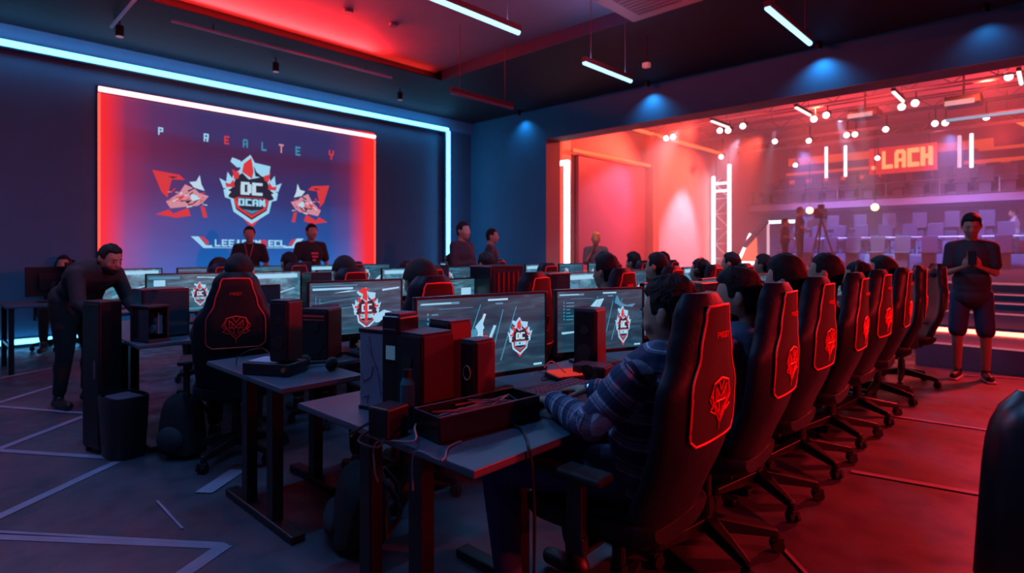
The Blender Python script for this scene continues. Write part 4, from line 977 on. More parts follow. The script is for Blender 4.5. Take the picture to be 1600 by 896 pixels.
# black office chair at the right edge
oc = thing('office_chair', 'plain black office chair cut off by the right edge of the picture', 'chair', (.085, 2.12, 0), .04)
m = MB(); rings = []
for i in range(13):
    s = i/12; w = .255*(1-.12*s-.22*s**10); z = .52+.49*s; y0 = -.25-.04*math.sin(s*PI)-.03*s; th = .04*(1-.55*(2*s-1)**8)
    rings.append([(w*math.copysign(abs(math.cos(2*PI*k/28))**.5, math.cos(2*PI*k/28)), y0 + .04*(abs(math.cos(2*PI*k/28)))**3 + th*math.copysign(abs(math.sin(2*PI*k/28))**.6, math.sin(2*PI*k/28)), z) for k in range(28)])
m.loft(rings); m.build('backrest', BLKS, oc, smooth=True)
m = MB(); m.box((0, .02, .47), (.50, .48, .08)); m.build('seat', BLKT, oc, bevel=.03, seg=3)
m = MB(); m.box((0, -.24, .46), (.08, .03, .2)); m.build('back_bracket', METB, oc); m = MB(); m.cyl((0, 0, .1), (0, 0, .43), .026, .026, 12); m.build('gas_lift', METB, oc)
for s in (1,): m = MB(); m.box((s*.28, 0, .54), (.03, .05, .2)); m.box((s*.28, 0, .66), (.07, .24, .03)); m.build('armrest', BLK, oc, bevel=.01)
index_kids()
for k in kids(c0):
    if k.name.startswith('base_leg'):
        c = k.copy(); COL.objects.link(c); c.parent = oc
        for g in kids(k): d = g.copy(); COL.objects.link(d); d.parent = c

# ================================================================== MONITORS
def put_mon(o, x, y, rz, z=.74): o.location = (x, y, z); o.rotation_euler = (0, 0, rz)
def mon_between(W, Hh, m, art, A, B, label, lift=.08, z=.74):
    """A is the viewer's left end of the screen, B the right end, on the ground plan"""
    A = Vector(A); B = Vector(B); c = (A+B)/2; d = (B-A).normalized()   # local -x is the viewer's right
    rz = math.atan2(-d.y, -d.x); o = build_monitor(W, Hh, m, art, lift); put_mon(o, c.x, c.y, rz, z); o['label'] = label; return o
mon_between(.665, .365, SCR[0], artA, (-1.865, 1.40), (-1.723, 2.05), 'nearest big monitor, crest at right and slanted figure in its middle', lift=.055)
mon_between(.555, .345, SCR[0], artB, (-1.87, 2.29), (-1.66, 2.81), 'monitor left of the near man\'s face, pale feather shape above the crest', lift=.062)
o = mon_between(.60, .34, SCR[1], artC, (-3.10, 1.58), (-3.02, 2.17), 'second-row monitor with tangled red and cyan figure, behind white side panel', lift=.09)
o = mon_between(.60, .34, SCR[2], artD, (-5.28, 1.30), (-5.20, 1.93), 'third-row monitor with bright cyan streaks, left of the crest chair', lift=.08)
md = build_monitor(.56, .33, SCR[1], artF, .085); put_mon(md, -1.76, 4.0, -HALF); md['label'] = 'front-row monitor with small round crest, beyond the feather monitor'; md['group'] = 'front row monitors'
me_ = build_monitor(.56, .33, SCR[2], artE, .085); put_mon(me_, -3.04, 2.66, -HALF); me_['label'] = 'second-row monitor just above the nearest big monitor'; me_['group'] = 'second row monitors'
mg = build_monitor(.56, .33, SCR[3], artG, .085); put_mon(mg, -5.26, 2.33, -HALF); mg['label'] = 'third-row monitor just right of the crest chair'; mg['group'] = 'third row monitors'
srcs = [md, me_, mg]
def mrow(x, ys, nm, off=0):
    for i, y in enumerate(ys): dup(srcs[(i+off) % 3], (x+random.uniform(-.04, .04), y, .74), -HALF+random.uniform(-.08, .14), '%s monitor in the line going away along the %s' % (ordw[i], nm), nm+' monitors')
mrow(-1.76, [4.75, 5.45, 6.2, 7.0], 'front row'); dup(srcs[1], (-1.78, 3.28, .74), -HALF, 'front-row monitor mostly hidden by the near man\'s head', 'front row monitors')
mrow(-3.04, [3.34, 4.13, 4.9, 5.6, 6.35, 7.1], 'second row', 1)
mrow(-5.26, [3.05, 3.8, 4.55, 5.3, 6.05, 6.8, 7.5], 'third row', 1)
mrow(-7.05, [1.65, 2.35, 3.05, 3.8, 4.55, 5.3, 6.05, 6.8], 'fourth row', 2)
# switched-off screens on the far left table, backs towards the camera
OFF = mat('screen_switched_off', (.012, .012, .016), .25)
o = build_monitor(.52, .34, OFF, None, .07); p = at(78, 6.75); put_mon(o, p[0], p[1], 2.0, .745); o['label'] = 'switched-off black monitor at the far left on the high table'
o = build_monitor(.60, .34, OFF, None, .12); p = at(128, 7.25); put_mon(o, -8.62, 1.55, 2.1, .745); o['label'] = 'second switched-off black monitor behind the first on the high table'

# ================================================================== THINGS ON THE DESKS
CASER = mat('case_side_dark_red', (.10, .010, .014), .45, noise=.2)
CASEP = mat('case_side_panel_pale', (.36, .33, .42), .4, noise=.15, nscale=9)
GLASS = mat('smoked_glass', (.03, .05, .07), .08, spec=.8)
TOPB = mat('case_top_matte', (.06, .06, .085), .5)
def tower(label, px, py, ztop, w, l, rz=0, red=True, name='speaker', kind='speaker', base=.74, logo=False, body=BLK, xy=None):
    """upright box; red light from the right put into a panel on its +X side"""
    p = on(px, py, base) if xy is None else Vector((*xy, base)); h = ztop-base; t = thing(name, label, kind, (p.x, p.y, base), rz)
    m = MB(); m.box((0, 0, h/2), (w, l, h)); m.build('case', body, t, bevel=.006)
    m = MB(); m.box((0, 0, h+.002), (w*.98, l*.98, .006)); m.build('top_plate', TOPB, t, bevel=.002)
    if red: m = MB(); m.box((w/2+.003, 0, h*.5), (.008, l*.94, h*.96)); m.build('side_panel', CASER, t, bevel=.002)  # red light falling on this side is put into the panel colour
    m = MB(); m.box((0, -l/2-.003, h*.5), (w*.9, .008, h*.94)); fr = m.build('front_panel', BLKS, t, bevel=.002)
    if logo: m = MB(); m.tube([(.018*math.cos(a*PI/8), -l/2-.009, h*.58+.026*math.sin(a*PI/8)) for a in range(16)], .0025, 5, closed=True); m.build('badge', mat('badge_red_grey', (.5, .2, .2), .4), fr)
    else: [MB().cyl((0, -l/2-.006, h*f), (0, -l/2-.012, h*f), w*g, w*g, 16).build('driver', RUB, fr) for f, g in ((.68, .2), (.32, .33))]
    return t
tower('broad black speaker box with red-lit side in front of the big monitor', 662, 604, 1.05, .145, .15, .05, xy=(-1.69, 1.315))
tower('tall black speaker box with red-lit side, behind the broad one', 702, 590, 1.075, .12, .11, .0, xy=(-1.735, 1.475))
tower('slim black speaker box with red-lit side and round badge before the big monitor', 738, 630, 1.015, .075, .10, .05, logo=True, xy=(-1.575, 1.475))
tower('black computer box with bright red side in front of the feather monitor', 921, 577, 1.05, .12, .13, .25, name='computer_case', kind='computer')
t = tower('low small red-sided box at the foot of the bright red computer', 926, 590, .80, .16, .12, .25, name='hard_drive', kind='hard drive')
# narrow black tower and pale side panel at the left of the front desk
t = thing('computer_case', 'open computer case with pale lilac side panel at the left of the front desk', 'computer', (*at(597, 2.22), .74), .25)
m = MB(); m.box((.0, .04, .155), (.15, .03, .31)); m.box((0, 0, .008), (.15, .10, .016)); m.box((.0, 0, .302), (.15, .10, .016)); m.build('frame', BLK, t, bevel=.003)
m = MB(); m.box((0, -.045, .157), (.135, .008, .295)); pp = m.build('side_panel', CASEP, t, bevel=.006)
m = MB()
for k, pts in enumerate(([(-.02, .28), (.0, .2), (.05, .1), (.055, .02)], [(-.03, .25), (.02, .17), (.04, .06)], [(-.06, .14), (-.05, .11), (-.01, .13), (0, .17)], [(-.05, .05), (-.02, .06), (-.03, .03)])):
    m.tube([(x, -.050, z) for x, z in pts], .0016, 5)
m.build('panel_line', mat('panel_line_dark', (.16, .14, .2), .5), pp)
t = thing('computer_case', 'narrow tall black computer tower with a small lit window, front desk left', 'computer', (*at(626, 2.16), .74), .25)
m = MB(); m.box((0, 0, .185), (.085, .12, .37)); m.build('case', BLKS, t, bevel=.012, seg=3)
m = MB(); m.box((0, 0, .373), (.07, .10, .01)); m.build('top_plate', TOPB, t, bevel=.003)
m = MB(); m.box((.005, -.063, .235), (.04, .004, .05)); m.build('window', mat('case_window_glow', (.05, .1, .15), .2, emit=(.12, .3, .5), es=.22), t)
m = MB(); m.box((0, -.063, .32), (.06, .003, .004)); m.build('vent_slot', ALU, t)
t = thing('drink_bottle', 'slim teal glass bottle with dark cap in front of the narrow tower', 'bottle', (*at(637, 1.98), .74))
m = MB(); m.cyl((0, 0, 0), (0, 0, .15), .026, .026, 16); m.cyl((0, 0, .15), (0, 0, .175), .026, .016, 16); m.build('glass', mat('teal_bottle', (.03, .16, .20), .12, emit=(.02, .12, .16), es=.0), t, smooth=True)
m = MB(); m.cyl((0, 0, .175), (0, 0, .20), .018, .018, 14); m.build('cap', BLK, t, smooth=True)
t = thing('power_adapter', 'small boxy black adapter at the left corner of the front desk', 'adapter', (*at(607, 1.90), .74), .2)
m = MB(); m.box((0, 0, .05), (.09, .10, .10)); m.build('case', BLK, t, bevel=.008)
m = MB(); m.tube([(-.03, -.05, .05), (-.09, -.08, .012), (-.12, -.02, .006), (-.07, -.10, .005)], .005, 6); m.build('lead', CABM, t)
# open tray box
t = thing('equipment_tray', 'low open black tray full of leads on the front desk', 'tray', (-1.455, 1.37, .74), -.10)
w, l, h = .15, .43, .085; m = MB(); m.b2(-w/2, w/2, -l/2, l/2, 0, .006); m.b2(-w/2, -w/2+.006, -l/2, l/2, 0, h); m.b2(w/2-.006, w/2, -l/2, l/2, 0, h); m.b2(-w/2, w/2, -l/2, -l/2+.006, 0, h); m.b2(-w/2, w/2, l/2-.006, l/2, 0, h)
m.build('box', mat('tray_gloss', (.018, .012, .015), .22), t); m = MB(); m.tube([(-w/2, -l/2, h), (w/2, -l/2, h), (w/2, l/2, h), (-w/2, l/2, h)], .003, 6, closed=True); m.build('rim', ALU if False else mat('rim_grey', (.12, .12, .16), .3), t)
rnd = random.Random(5)
m = MB(); m.box((-.0, .0, .035), (.11, .36, .05)); m.build('filling', BLKT, t, bevel=.015)
for k in range(5):
    pts = [(rnd.uniform(-.05, .05), rnd.uniform(-.18, .18), rnd.uniform(.064, .084)) for _ in range(5)]
    m = MB(); m.tube(pts, .003, 6); o = m.build('loose_lead', mat('lead_grey', (.16, .17, .22), .4) if k < 3 else mat('lead_red', (.4, .05, .05), .5)); o.location = t.location; o.rotation_euler = t.rotation_euler
    tag(o, 'thin loose lead lying across the open black tray', 'cable', 'leads in the tray')
def cable(label, pts, r=.0035, m_=CABM, grp=None):
    P = [Vector(p) for p in pts]; o0 = P[0]; Q = []
    for i in range(len(P)-1):
        p0 = P[max(i-1, 0)]; p1 = P[i]; p2 = P[i+1]; p3 = P[min(i+2, len(P)-1)]
        for k in range(6):
            t = k/6; Q.append(.5*((2*p1)+(-p0+p2)*t+(2*p0-5*p1+4*p2-p3)*t*t+(-p0+3*p1-3*p2+p3)*t*t*t) - o0)
    Q.append(P[-1]-o0); mb = MB(); mb.tube(Q, r, 6); o = mb.build('cable', m_, None, smooth=True); o.location = o0; return tag(o, label, 'cable', grp)
PCAB = mat('cable_pinkish', (.45, .22, .22), .5)
def O(px, py, z=.745): return tuple(on(px, py, z))
cable('pinkish lead looping over the left edge of the front desk', [O(655, 655, .75), O(648, 668, .78), O(646, 690, .76), (-1.62, 1.065, .72), (-1.61, 1.05, .64), (-1.60, 1.055, .60)], .0035, PCAB)
cable('black lead coiled at the left rim of the front desk', [O(598, 668), O(575, 675), O(560, 690), O(590, 700), O(600, 682), O(580, 680)], .004)
cable('black cord hanging over the right edge of the front desk', [O(798, 662, .75), O(815, 672), O(824, 690), (-1.165, 1.30, .75), (-1.150, 1.30, .70), (-1.150, 1.31, .55), (-1.16, 1.32, .35)], .005)
cable('grey lead running over the front desk edge at its near corner', [O(720, 690), O(700, 700), O(690, 720, .745), (-1.42, 1.068, .735), (-1.42, 1.06, .62)], .003, mat('lead_grey', (.16, .17, .22), .4))
cable('pale lead arching from the big monitor to the keyboard', [O(850, 575, .82), O(862, 565, .84), O(880, 580, .78), O(893, 590)], .003, PCAB)
cable('first thin lead tangled behind the near keyboard', [O(830, 590), O(842, 578, .77), O(852, 588), O(868, 582)], .0028, mat('lead_grey', (.16, .17, .22), .4))
cable('second thin lead bunched behind the near keyboard', [O(832, 576), O(850, 584, .76), O(846, 594), O(860, 592)], .0028)
cable('lead hanging by the monitor beside the near man\'s face', [(-1.72, 2.86, 1.02), (-1.68, 2.90, .95), (-1.66, 2.88, .85), (-1.6, 2.85, .745)], .004)
# keyboards
def keyboard(label, x, y, rz, z=.74, keys=True, kc=None, W=.44):
    t = thing('keyboard', label, 'keyboard', (x, y, z), rz); m = MB(); m.box((0, 0, .011), (W, .145, .022)); m.build('case', BLK, t, bevel=.004)
    kc = kc or mat('keycap_grey', (.10, .12, .17), .5)
    src = None; cols = int((W-.02)/.0283)
    for r in range(5):
        j = 0
        while j < cols:
            wide = (r == 4 and j == 4)
            if keys:
                x_ = -W/2+.024+j*.0283; y_ = -.055+(4-r)*.0268 if False else .054-r*.0268
                if wide:
                    k = MB().box((0, 0, .004), (.022+.0283*4, .022, .009), taper=.85).build('key', kc, t); k.location = (x_+.0283*2, y_, .023); j += 5; continue
                if src is None: src = MB().box((0, 0, .004), (.0235, .0225, .009), taper=.82).build('key', kc, t); k = src
                else: k = src.copy(); COL.objects.link(k)
                k.location = (x_, y_, .023)
            j += 1
    if not keys:
        m = MB()
        for r in range(5):
            for j in range(cols): m.box((-W/2+.024+j*.0283, .054-r*.0268, .027), (.0235, .0225, .009), taper=.82)
        m.build('keys', kc, t)
    return t
keyboard('black keyboard with grey keys under the near man\'s hands', -1.53, 1.90, HALF+.05)
keyboard('black keyboard before the second seat, right of the bright red computer', -1.46, 2.60, HALF+.02)
keyboard('small keypad glowing red behind the near keyboard', -1.70, 2.17, HALF-.4, keys=False, kc=emis('key_red', (1, .05, .03), .55), W=.17)
for i, y in enumerate((3.3, 4.05, 4.75, 5.45)): keyboard('keyboard on the front row before the %s seat' % ordw[i+2], -1.46, y, HALF, keys=False)
keyboard('keyboard on the second-row desk in front of the red and cyan monitor', -3.0+.16+.02-.1, 1.98, HALF, keys=False)
# mouse
def mouse(label, x, y, rz, z=.74):
    t = thing('mouse', label, 'mouse', (x, y, z), rz); m = MB(); m.ell((0, 0, .006), (.031, .058, .030), seg=18, rings=12); m.build('shell', BLKS, t, smooth=True); m = MB(); m.cyl((-.004, .03, .030), (.004, .03, .030), .009, .009, 10); m.build('wheel', RUB, t); return t
mouse('black mouse beside the near keyboard under the right hand', -1.42, 2.19, HALF)
mouse('black mouse lying by the pale side panel', *on(574, 618, .74)[:2], 1.0)
pd = MB(); pd.box((0, 0, .002), (.30, .26, .003)); o = pd.build('mouse_pad', BLKT, None); o.location = (-1.44, 2.24, .741); tag(o, 'dark mouse pad beyond the near keyboard', 'mouse pad')
# phone/notebook flat things behind keyboard
pd = MB(); pd.box((0, 0, .008), (.2, .3, .016)); o = pd.build('notebook', BLK, None, bevel=.004); o.location = (-1.80, 1.98, .74); o.location.x = -1.64; o.location.y = 1.62; o.rotation_euler = (0, 0, .2); tag(o, 'flat black notebook in front of the nearest big monitor', 'notebook')
# second-row desk items
t = tower('black tower speaker on a low box, on the second-row desk end', 452, 570, 1.035, .10, .11, .35, body=BLKS)
p = on(440, 580, .74); t2 = thing('amplifier', 'low wide black amplifier box with a brassy knob on the second-row desk end', 'amplifier', (p.x+.02, p.y-.04, .74), .5); m = MB(); m.box((0, 0, .03), (.26, .16, .06)); m.build('case', BLK, t2, bevel=.006); m = MB(); m.cyl((.11, -.08, .035), (.11, -.092, .035), .012, .012, 12); m.build('knob', mat('brass', (.6, .3, .15), .3, .8), t2)
m = MB(); m.box((-.03, 0, .063), (.16, .13, .006)); m.build('manual', mat('paper_dim', (.35, .38, .5), .6), t2, bevel=.001)
t.location.z = .806; t.location.x = t2.location.x+.05; t.location.y = t2.location.y+.03; t.rotation_euler.z = .5
for k in kids(t): pass
p = on(430, 556, .74); m = MB(); m.box((0, 0, .11), (.13, .02, .22)); o = m.build('storage_box', mat('grey_blue_card', (.14, .16, .26), .6), None, bevel=.003); o.location = (p.x-.13, p.y+.16, .74); o.rotation_euler = (0, 0, .6); tag(o, 'grey-blue upright card panel behind the black tower speaker', 'panel')
t = tower('black computer with two red slots left of the red and cyan figure', 503, 560, 1.02, .17, .14, .5, red=False, name='computer_case', kind='computer', body=BLKS)
m = MB(); m.box((.0, -.078, .245), (.13, .006, .012)); m.box((.0, -.078, .225), (.13, .006, .008)); m.build('red_slot', mat('slot_red', (.6, .06, .05), .5), t)
t = thing('headset', 'black headset lying on the second-row desk end', 'headset', (on(548, 566, .74).x+.05, 1.46, .74), .4)
m = MB(); m.tube([(-.075+.0*a, 0, 0) for a in range(0)] or [(.08*math.cos(PI*k/12), .09*math.sin(PI*k/12), .02) for k in range(13)], .009, 8); m.build('headband', BLK, t, smooth=True)
for s in (-1, 1): m = MB(); m.ell((s*.085, -.01, .035), (.022, .042, .035)); m.build('ear_cup', RUB, t, smooth=True)
cable('black lead lying over the back of the second-row desk end', [O(375, 556), O(390, 548, .78), O(410, 545, .77), O(425, 556, .80)], .004)
cable('thin upright lead by the left edge of the second-row desk', [O(369, 570), O(370, 562, .80), O(371, 556, .86)], .003)
# dark towers standing on the desks among the monitors
for (x, y, zt, w, l, lab) in ((-2.98, 2.98, 1.24, .22, .34, 'bulky black computer with red stripes above the nearest big monitor'), (-3.1, 3.75, 1.16, .18, .30, 'black computer tower between the second-row monitors'),
        (-3.06, 4.52, 1.15, .18, .26, 'black computer tower further along the second row'), (-4.62, 1.25, 1.08, .22, .30, 'large black computer tower on the third-row desk end'), (-4.9, 2.05, 1.06, .2, .3, 'black computer tower right of the cyan-streak monitor'),
        (-5.1, 2.69, 1.14, .16, .22, 'black tower between the third-row monitors'), (-5.2, 4.2, 1.18, .2, .25, 'black tower halfway down the third row'), (-1.72, 3.62, 1.14, .15, .24, 'black computer tower left of the small round crest monitor'), (-7.0, 3.42, 1.2, .2, .3, 'black tower in the fourth row')):
    t = thing('computer_case', lab, 'computer', (x, y, .74), random.uniform(-.1, .1)); h = zt-.74
    m = MB(); m.box((0, 0, h/2), (w, l, h)); m.build('case', BLKS, t, bevel=.008); m = MB(); m.box((w/2+.002, 0, h*.5), (.006, l*.9, h*.9)); sp_ = m.build('side_panel', GLASS, t)
    if 'stripes' in lab:
        m = MB()
        for k in range(5): m.box((w/2+.008, -.10+k*.05, h*.55), (.006, .018, h*.7))
        m.build('red_fin', CASER, t)
        m = MB(); m.box((w/2+.008, 0, h*.12), (.008, l*.8, .01)); m.build('light_bar', emis('bar_dim', (.5, .6, .7), .5), t)
# glass-sided computer on the third-row desk
t = thing('computer_case', 'glass-sided open computer with pale fittings on the third-row desk', 'computer', (-4.42, 1.13, .74), .3)
m = MB(); m.box((0, 0, .01), (.20, .14, .02)); m.box((0, 0, .235), (.22, .15, .016)); m.box((0, .06, .12), (.20, .012, .22)); m.box((-.095, 0, .12), (.012, .14, .22)); m.build('frame', BLK, t, bevel=.003)
m = MB(); m.box((.02, .03, .12), (.09, .03, .14)); m.cyl((.02, .01, .15), (.02, -.0, .15), .03, .03, 16); m.cyl((.02, .01, .08), (.02, -.0, .08), .03, .03, 16); m.build('fan', mat('fan_pale', (.3, .28, .36), .4), t)
m = MB(); m.box((.0, -.066, .12), (.19, .003, .20)); m.build('glass_panel', mat('clear_glass_dim', (.3, .35, .45), .05, spec=.8), t)
bpy.data.materials['clear_glass_dim'].node_tree.nodes['Principled BSDF'].inputs['Transmission Weight'].default_value = .95
keyboard('keyboard on the third-row desk end', -4.55, 1.62, HALF-.2, keys=False)
# equipment cabinet, bin, bags on the floor
p = on(172, 668, .0); t = thing('equipment_cabinet', 'tall narrow black cabinet at the left behind the black bin', 'cabinet', (-4.69, .92, 0), .30)
m = MB(); m.box((0, 0, .52), (.20, .14, .98)); m.build('body', BLKS, t, bevel=.008); m = MB(); m.box((0, -.073, .52), (.18, .008, .94)); dr = m.build('door', BLK, t, bevel=.003); m = MB(); m.cyl((.07, -.088, .5), (.07, -.088, .62), .006, .006, 8); m.build('handle', ALU, dr)
for x in (-.075, .075):
    for y in (-.045, .045): m = MB(); m.cyl((x, y, 0), (x, y, .035), .018, .018, 10); m.build('foot', RUB, t)
p = on(196, 714, .0); t = thing('waste_bin', 'black rounded waste bin on the floor under the third-row desk end', 'bin', (p.x-.04, p.y, 0), .2)
m = MB(); rings = []
for i, (z, s) in enumerate(((0, .82), (.02, .86), (.20, .94), (.38, 1.0), (.40, .98), (.40, .90), (.03, .78))): rings.append([(.15*s*math.copysign(abs(math.cos(2*PI*k/24))**.6, math.cos(2*PI*k/24)), .12*s*math.copysign(abs(math.sin(2*PI*k/24))**.6, math.sin(2*PI*k/24)), z) for k in range(24)])
m.loft(rings); m.build('bucket', BLK, t, smooth=True); m = MB(); m.box((0, 0, .385), (.2, .15, .02)); m.build('bag_liner', mat('bin_liner', (.22, .12, .18), .4), t, bevel=.009)
def bag(label, x, y, rz, w=.32, d=.18, h=.42):
    t = thing('backpack', label, 'bag', (x, y, 0), rz); m = MB(); rings = []
    for i in range(13):
        s = i/12; k_ = (1-.28*s*s)*(math.sin(min(1, s*6+.4)*PI/2))*(math.sqrt(max(0.0, 1-((s-.55)/.47)**4)) if s > .55 else 1) + .02
        rings.append([(w/2*k_*math.copysign(abs(math.cos(2*PI*q/28))**.7, math.cos(2*PI*q/28)), d/2*k_*math.copysign(abs(math.sin(2*PI*q/28))**.7, math.sin(2*PI*q/28)), .005+h*s + .006*math.sin(q*1.7+i)) for q in range(28)])
    m.loft(rings); m.build('body', BLKT, t, smooth=True); m = MB(); m.ell((0, -d/2+.005, h*.32), (w*.34, .05, h*.22)); m.build('front_pocket', CHAR, t, smooth=True)
    for s in (-1, 1): m = MB(); m.tube([(s*.07, d/2-.03, h*.86), (s*.10, d/2+.03, h*.6), (s*.11, d/2+.04, h*.35), (s*.11, d/2-.02, h*.12)], .012, 6); m.build('strap', CHAR, t, smooth=True)
    m = MB(); m.tube([(-.05, 0, h*.97), (-.03, 0, h*1.06), (.03, 0, h*1.06), (.05, 0, h*.97)], .008, 6); m.build('handle', CHAR, t, smooth=True); return t
p = on(285, 712); bag('black backpack on the floor below the crest chair', p.x, p.y, .5, .30, .2, .40)
p = on(545, 842); bag('slumped dark backpack on the floor below the front desk', p.x+.03, p.y+.05, -.6, .40, .26, .34)
m = MB(); m.cyl((0, 0, 0), (.24, .06, 0), .006, .006, 8); o = m.build('metal_rod', ALU); q = on(545, 812, .20); o.location = (q.x-.02, q.y-.12, .006); tag(o, 'thin pale metal rod beside the slumped backpack', 'rod')

# ================================================================== PEOPLE
def plaid_mat():
    m = bpy.data.materials.new('striped_flannel'); m.use_nodes = True; nt = m.node_tree; b = nt.nodes['Principled BSDF']; b.inputs['Roughness'].default_value = .85
    a = nt.nodes.new('ShaderNodeAttribute'); a.attribute_name = 'along'
    def ramp(period, stops):
        mu = nt.nodes.new('ShaderNodeMath'); mu.operation = 'MULTIPLY'; mu.inputs[1].default_value = 1/period; nt.links.new(a.outputs['Fac'], mu.inputs[0])
        fr = nt.nodes.new('ShaderNodeMath'); fr.operation = 'FRACT'; nt.links.new(mu.outputs[0], fr.inputs[0])
        r = nt.nodes.new('ShaderNodeValToRGB'); r.color_ramp.interpolation = 'CONSTANT'; e = r.color_ramp.elements; e[0].position = 0; e[0].color = (*stops[0][1], 1); e[1].position = stops[1][0]; e[1].color = (*stops[1][1], 1)
        for p, c in stops[2:]: k = e.new(p); k.color = (*c, 1)
        nt.links.new(fr.outputs[0], r.inputs[0]); return r
    nv = (.035, .045, .11); gr = (.22, .20, .30); lt = (.65, .66, .78); dk = (.018, .02, .045)
    r = ramp(.078, [(0, nv), (.36, gr), (.44, lt), (.48, gr), (.70, dk), (.74, gr), (.86, nv)])
    a2 = nt.nodes.new('ShaderNodeAttribute'); a2.attribute_name = 'around'
    mu = nt.nodes.new('ShaderNodeMath'); mu.operation = 'MULTIPLY'; mu.inputs[1].default_value = 12; nt.links.new(a2.outputs['Fac'], mu.inputs[0]); fr = nt.nodes.new('ShaderNodeMath'); fr.operation = 'FRACT'; nt.links.new(mu.outputs[0], fr.inputs[0])
    r2 = nt.nodes.new('ShaderNodeValToRGB'); r2.color_ramp.interpolation = 'CONSTANT'; e = r2.color_ramp.elements; e[0].color = (1, 1, 1, 1); e[1].position = .82; e[1].color = (.55, .55, .62, 1)
    nt.links.new(fr.outputs[0], r2.inputs[0]); mx = nt.nodes.new('ShaderNodeMixRGB'); mx.blend_type = 'MULTIPLY'; mx.inputs[0].default_value = 1; nt.links.new(r.outputs[0], mx.inputs[1]); nt.links.new(r2.outputs[0], mx.inputs[2]); nt.links.new(mx.outputs[0], b.inputs['Base Color'])
    return m
PLAID = plaid_mat()
NP = dict(pel=(0, -.10, .61), che=(0.005, -.13, .865), neck=(.025, -.155, .965), head=(.05, -.175, 1.128), sh=[(.185, -.145, .925), (-.16, -.135, .93)], el=[(.245, .0, .785), (-.215, -.02, .785)],
          wr=[(.165, .225, .79), (-.085, .225, .79)], hip=mirror((.09, -.07, .60)), kn=[(.15, .34, .57), (-.22, .38, .56)], an=[(.16, .30, .115), (-.24, .30, .115)], toe=[(.17, .43, .045), (-.25, .43, .045)])
def flannel(me):
    n = len(me.vertices); co = np.empty(n*3); me.vertices.foreach_get('co', co); co = co.reshape(-1, 3)
    nz = (np.sin(co[:, 0]*23+co[:, 2]*17)+np.sin(co[:, 1]*29-co[:, 2]*13+2))*.004
    best = np.full(n, 9.9); al = np.zeros(n); ar = np.zeros(n)
    segs = [(NP['pel'], NP['neck'], .10, 0)] + [(NP['sh'][s], NP['el'][s], 0, .4) for s in (0, 1)] + [(NP['el'][s], NP['wr'][s], 0, .4+.30) for s in (0, 1)]
    for a, b, rad, off in segs:
        a = np.array(a); b = np.array(b); d = b-a; L = np.linalg.norm(d); t = np.clip(((co-a) @ d)/(L*L), -.2, 1.2); q = a+t[:, None]*d; ds = np.linalg.norm(co-q, axis=1)-rad
        w = ds < best; best[w] = ds[w]; al[w] = (t*L+off)[w]; v = (co-q)[w]; ar[w] = np.arctan2(v[:, 2], v[:, 0]+v[:, 1])/6.283+.5
    for nm, arr in (('along', al+nz+5), ('around', ar)):
        at_ = me.attributes.new(nm, 'FLOAT', 'POINT'); at_.data.foreach_set('value', arr.astype(np.float32))
    me.vertices.foreach_get('co', (c2 := np.empty(n*3))); c2 = c2.reshape(-1, 3)
    nr = np.array([v.normal[:] for v in me.vertices]); f = (np.sin(al*70+co[:, 0]*25)*np.sin(al*31+co[:, 1]*40+co[:, 2]*22))*.0045
    c2 = c2 + nr*f[:, None]; me.vertices.foreach_set('co', c2.reshape(-1).astype(np.float32))
def band_extra(r, hd, RH):
    E, W = Vector(NP['el'][1]), Vector(NP['wr'][1]); d = (W-E).normalized(); u = d.cross(Vector((0, 0, 1))).normalized(); w = d.cross(u); c = W - d*.006; m = MB()
    m.tube([c + u*(.031*math.cos(k*PI/10)) + w*(.031*math.sin(k*PI/10)) for k in range(20)], .004, 6, closed=True); m.build('bracelet', BLK, r, smooth=True)
    E, W = Vector(NP['el'][0]), Vector(NP['wr'][0]); d = (W-E).normalized(); u = d.cross(Vector((0, 0, 1))).normalized(); w = d.cross(u); m = MB(); c = W + d*.01
    m.tube([c + u*(.031*math.cos(k*PI/10)) + w*(.029*math.sin(k*PI/10)) for k in range(20)], .006, 6, closed=True); m.build('wristwatch', CHROME, r, smooth=True)
person('near man in a dark striped flannel shirt typing at the front desk', NP, (-1.13, 1.74, 0), HALF+.03, shirt=PLAID, pants=NAVY, sleeves='long', style='top', voxel=.0062, deco=flannel, yaw=-.04, pitch=-.12,
       hands=[dict(curl=.42, curls=[.3, .4, .45, .5], d=(-.15, 1, -.06)), dict(curls=[.35, .4, .5, .55], d=(.25, 1, -.07))], nclump=420, extra=band_extra, hairthick=.014)
def headset_x(r, hd, RH):
    m = MB(); m.tube([hd + RH @ Vector((.098*math.cos(PI*k/14), -.01, .03+.105*math.sin(PI*k/14))) for k in range(15)], .009, 8)
    for s in (-1, 1): m.ell(hd + RH @ Vector((s*.096, -.008, -.005)), (.020, .036, .044), RH)
    m.build('headset', BLKS, r, smooth=True)
BLUEG = mat('blue_grey_hoodie', (.13, .15, .24), .85, noise=.4, nscale=14)
fr = 'people seated along the front row'
P2 = person('seated man in a blue-grey top in the second front-row chair, ear showing', seated(0, hz=1.16), (-1.16, 2.50, 0), HALF+.1, shirt=BLUEG, pants=BLKT, sleeves='long', style='top', voxel=.008, yaw=.15, pitch=-.12, nclump=200, beard=True, hairthick=.014)
P3 = person('seated person with bushy dark hair in the third front-row chair', seated(0, hz=1.20), (-1.20, 3.22, 0), HALF, shirt=BLKT, pants=BLKT, sleeves='short', style='top', voxel=.012, pitch=-.05, hairthick=.022)
P4 = person('seated man with cropped dark hair in the fourth front-row chair', seated(0, hz=1.22), (-1.20, 3.95, 0), HALF, shirt=CHAR, pants=BLKT, sleeves='short', style='fade', voxel=.012)
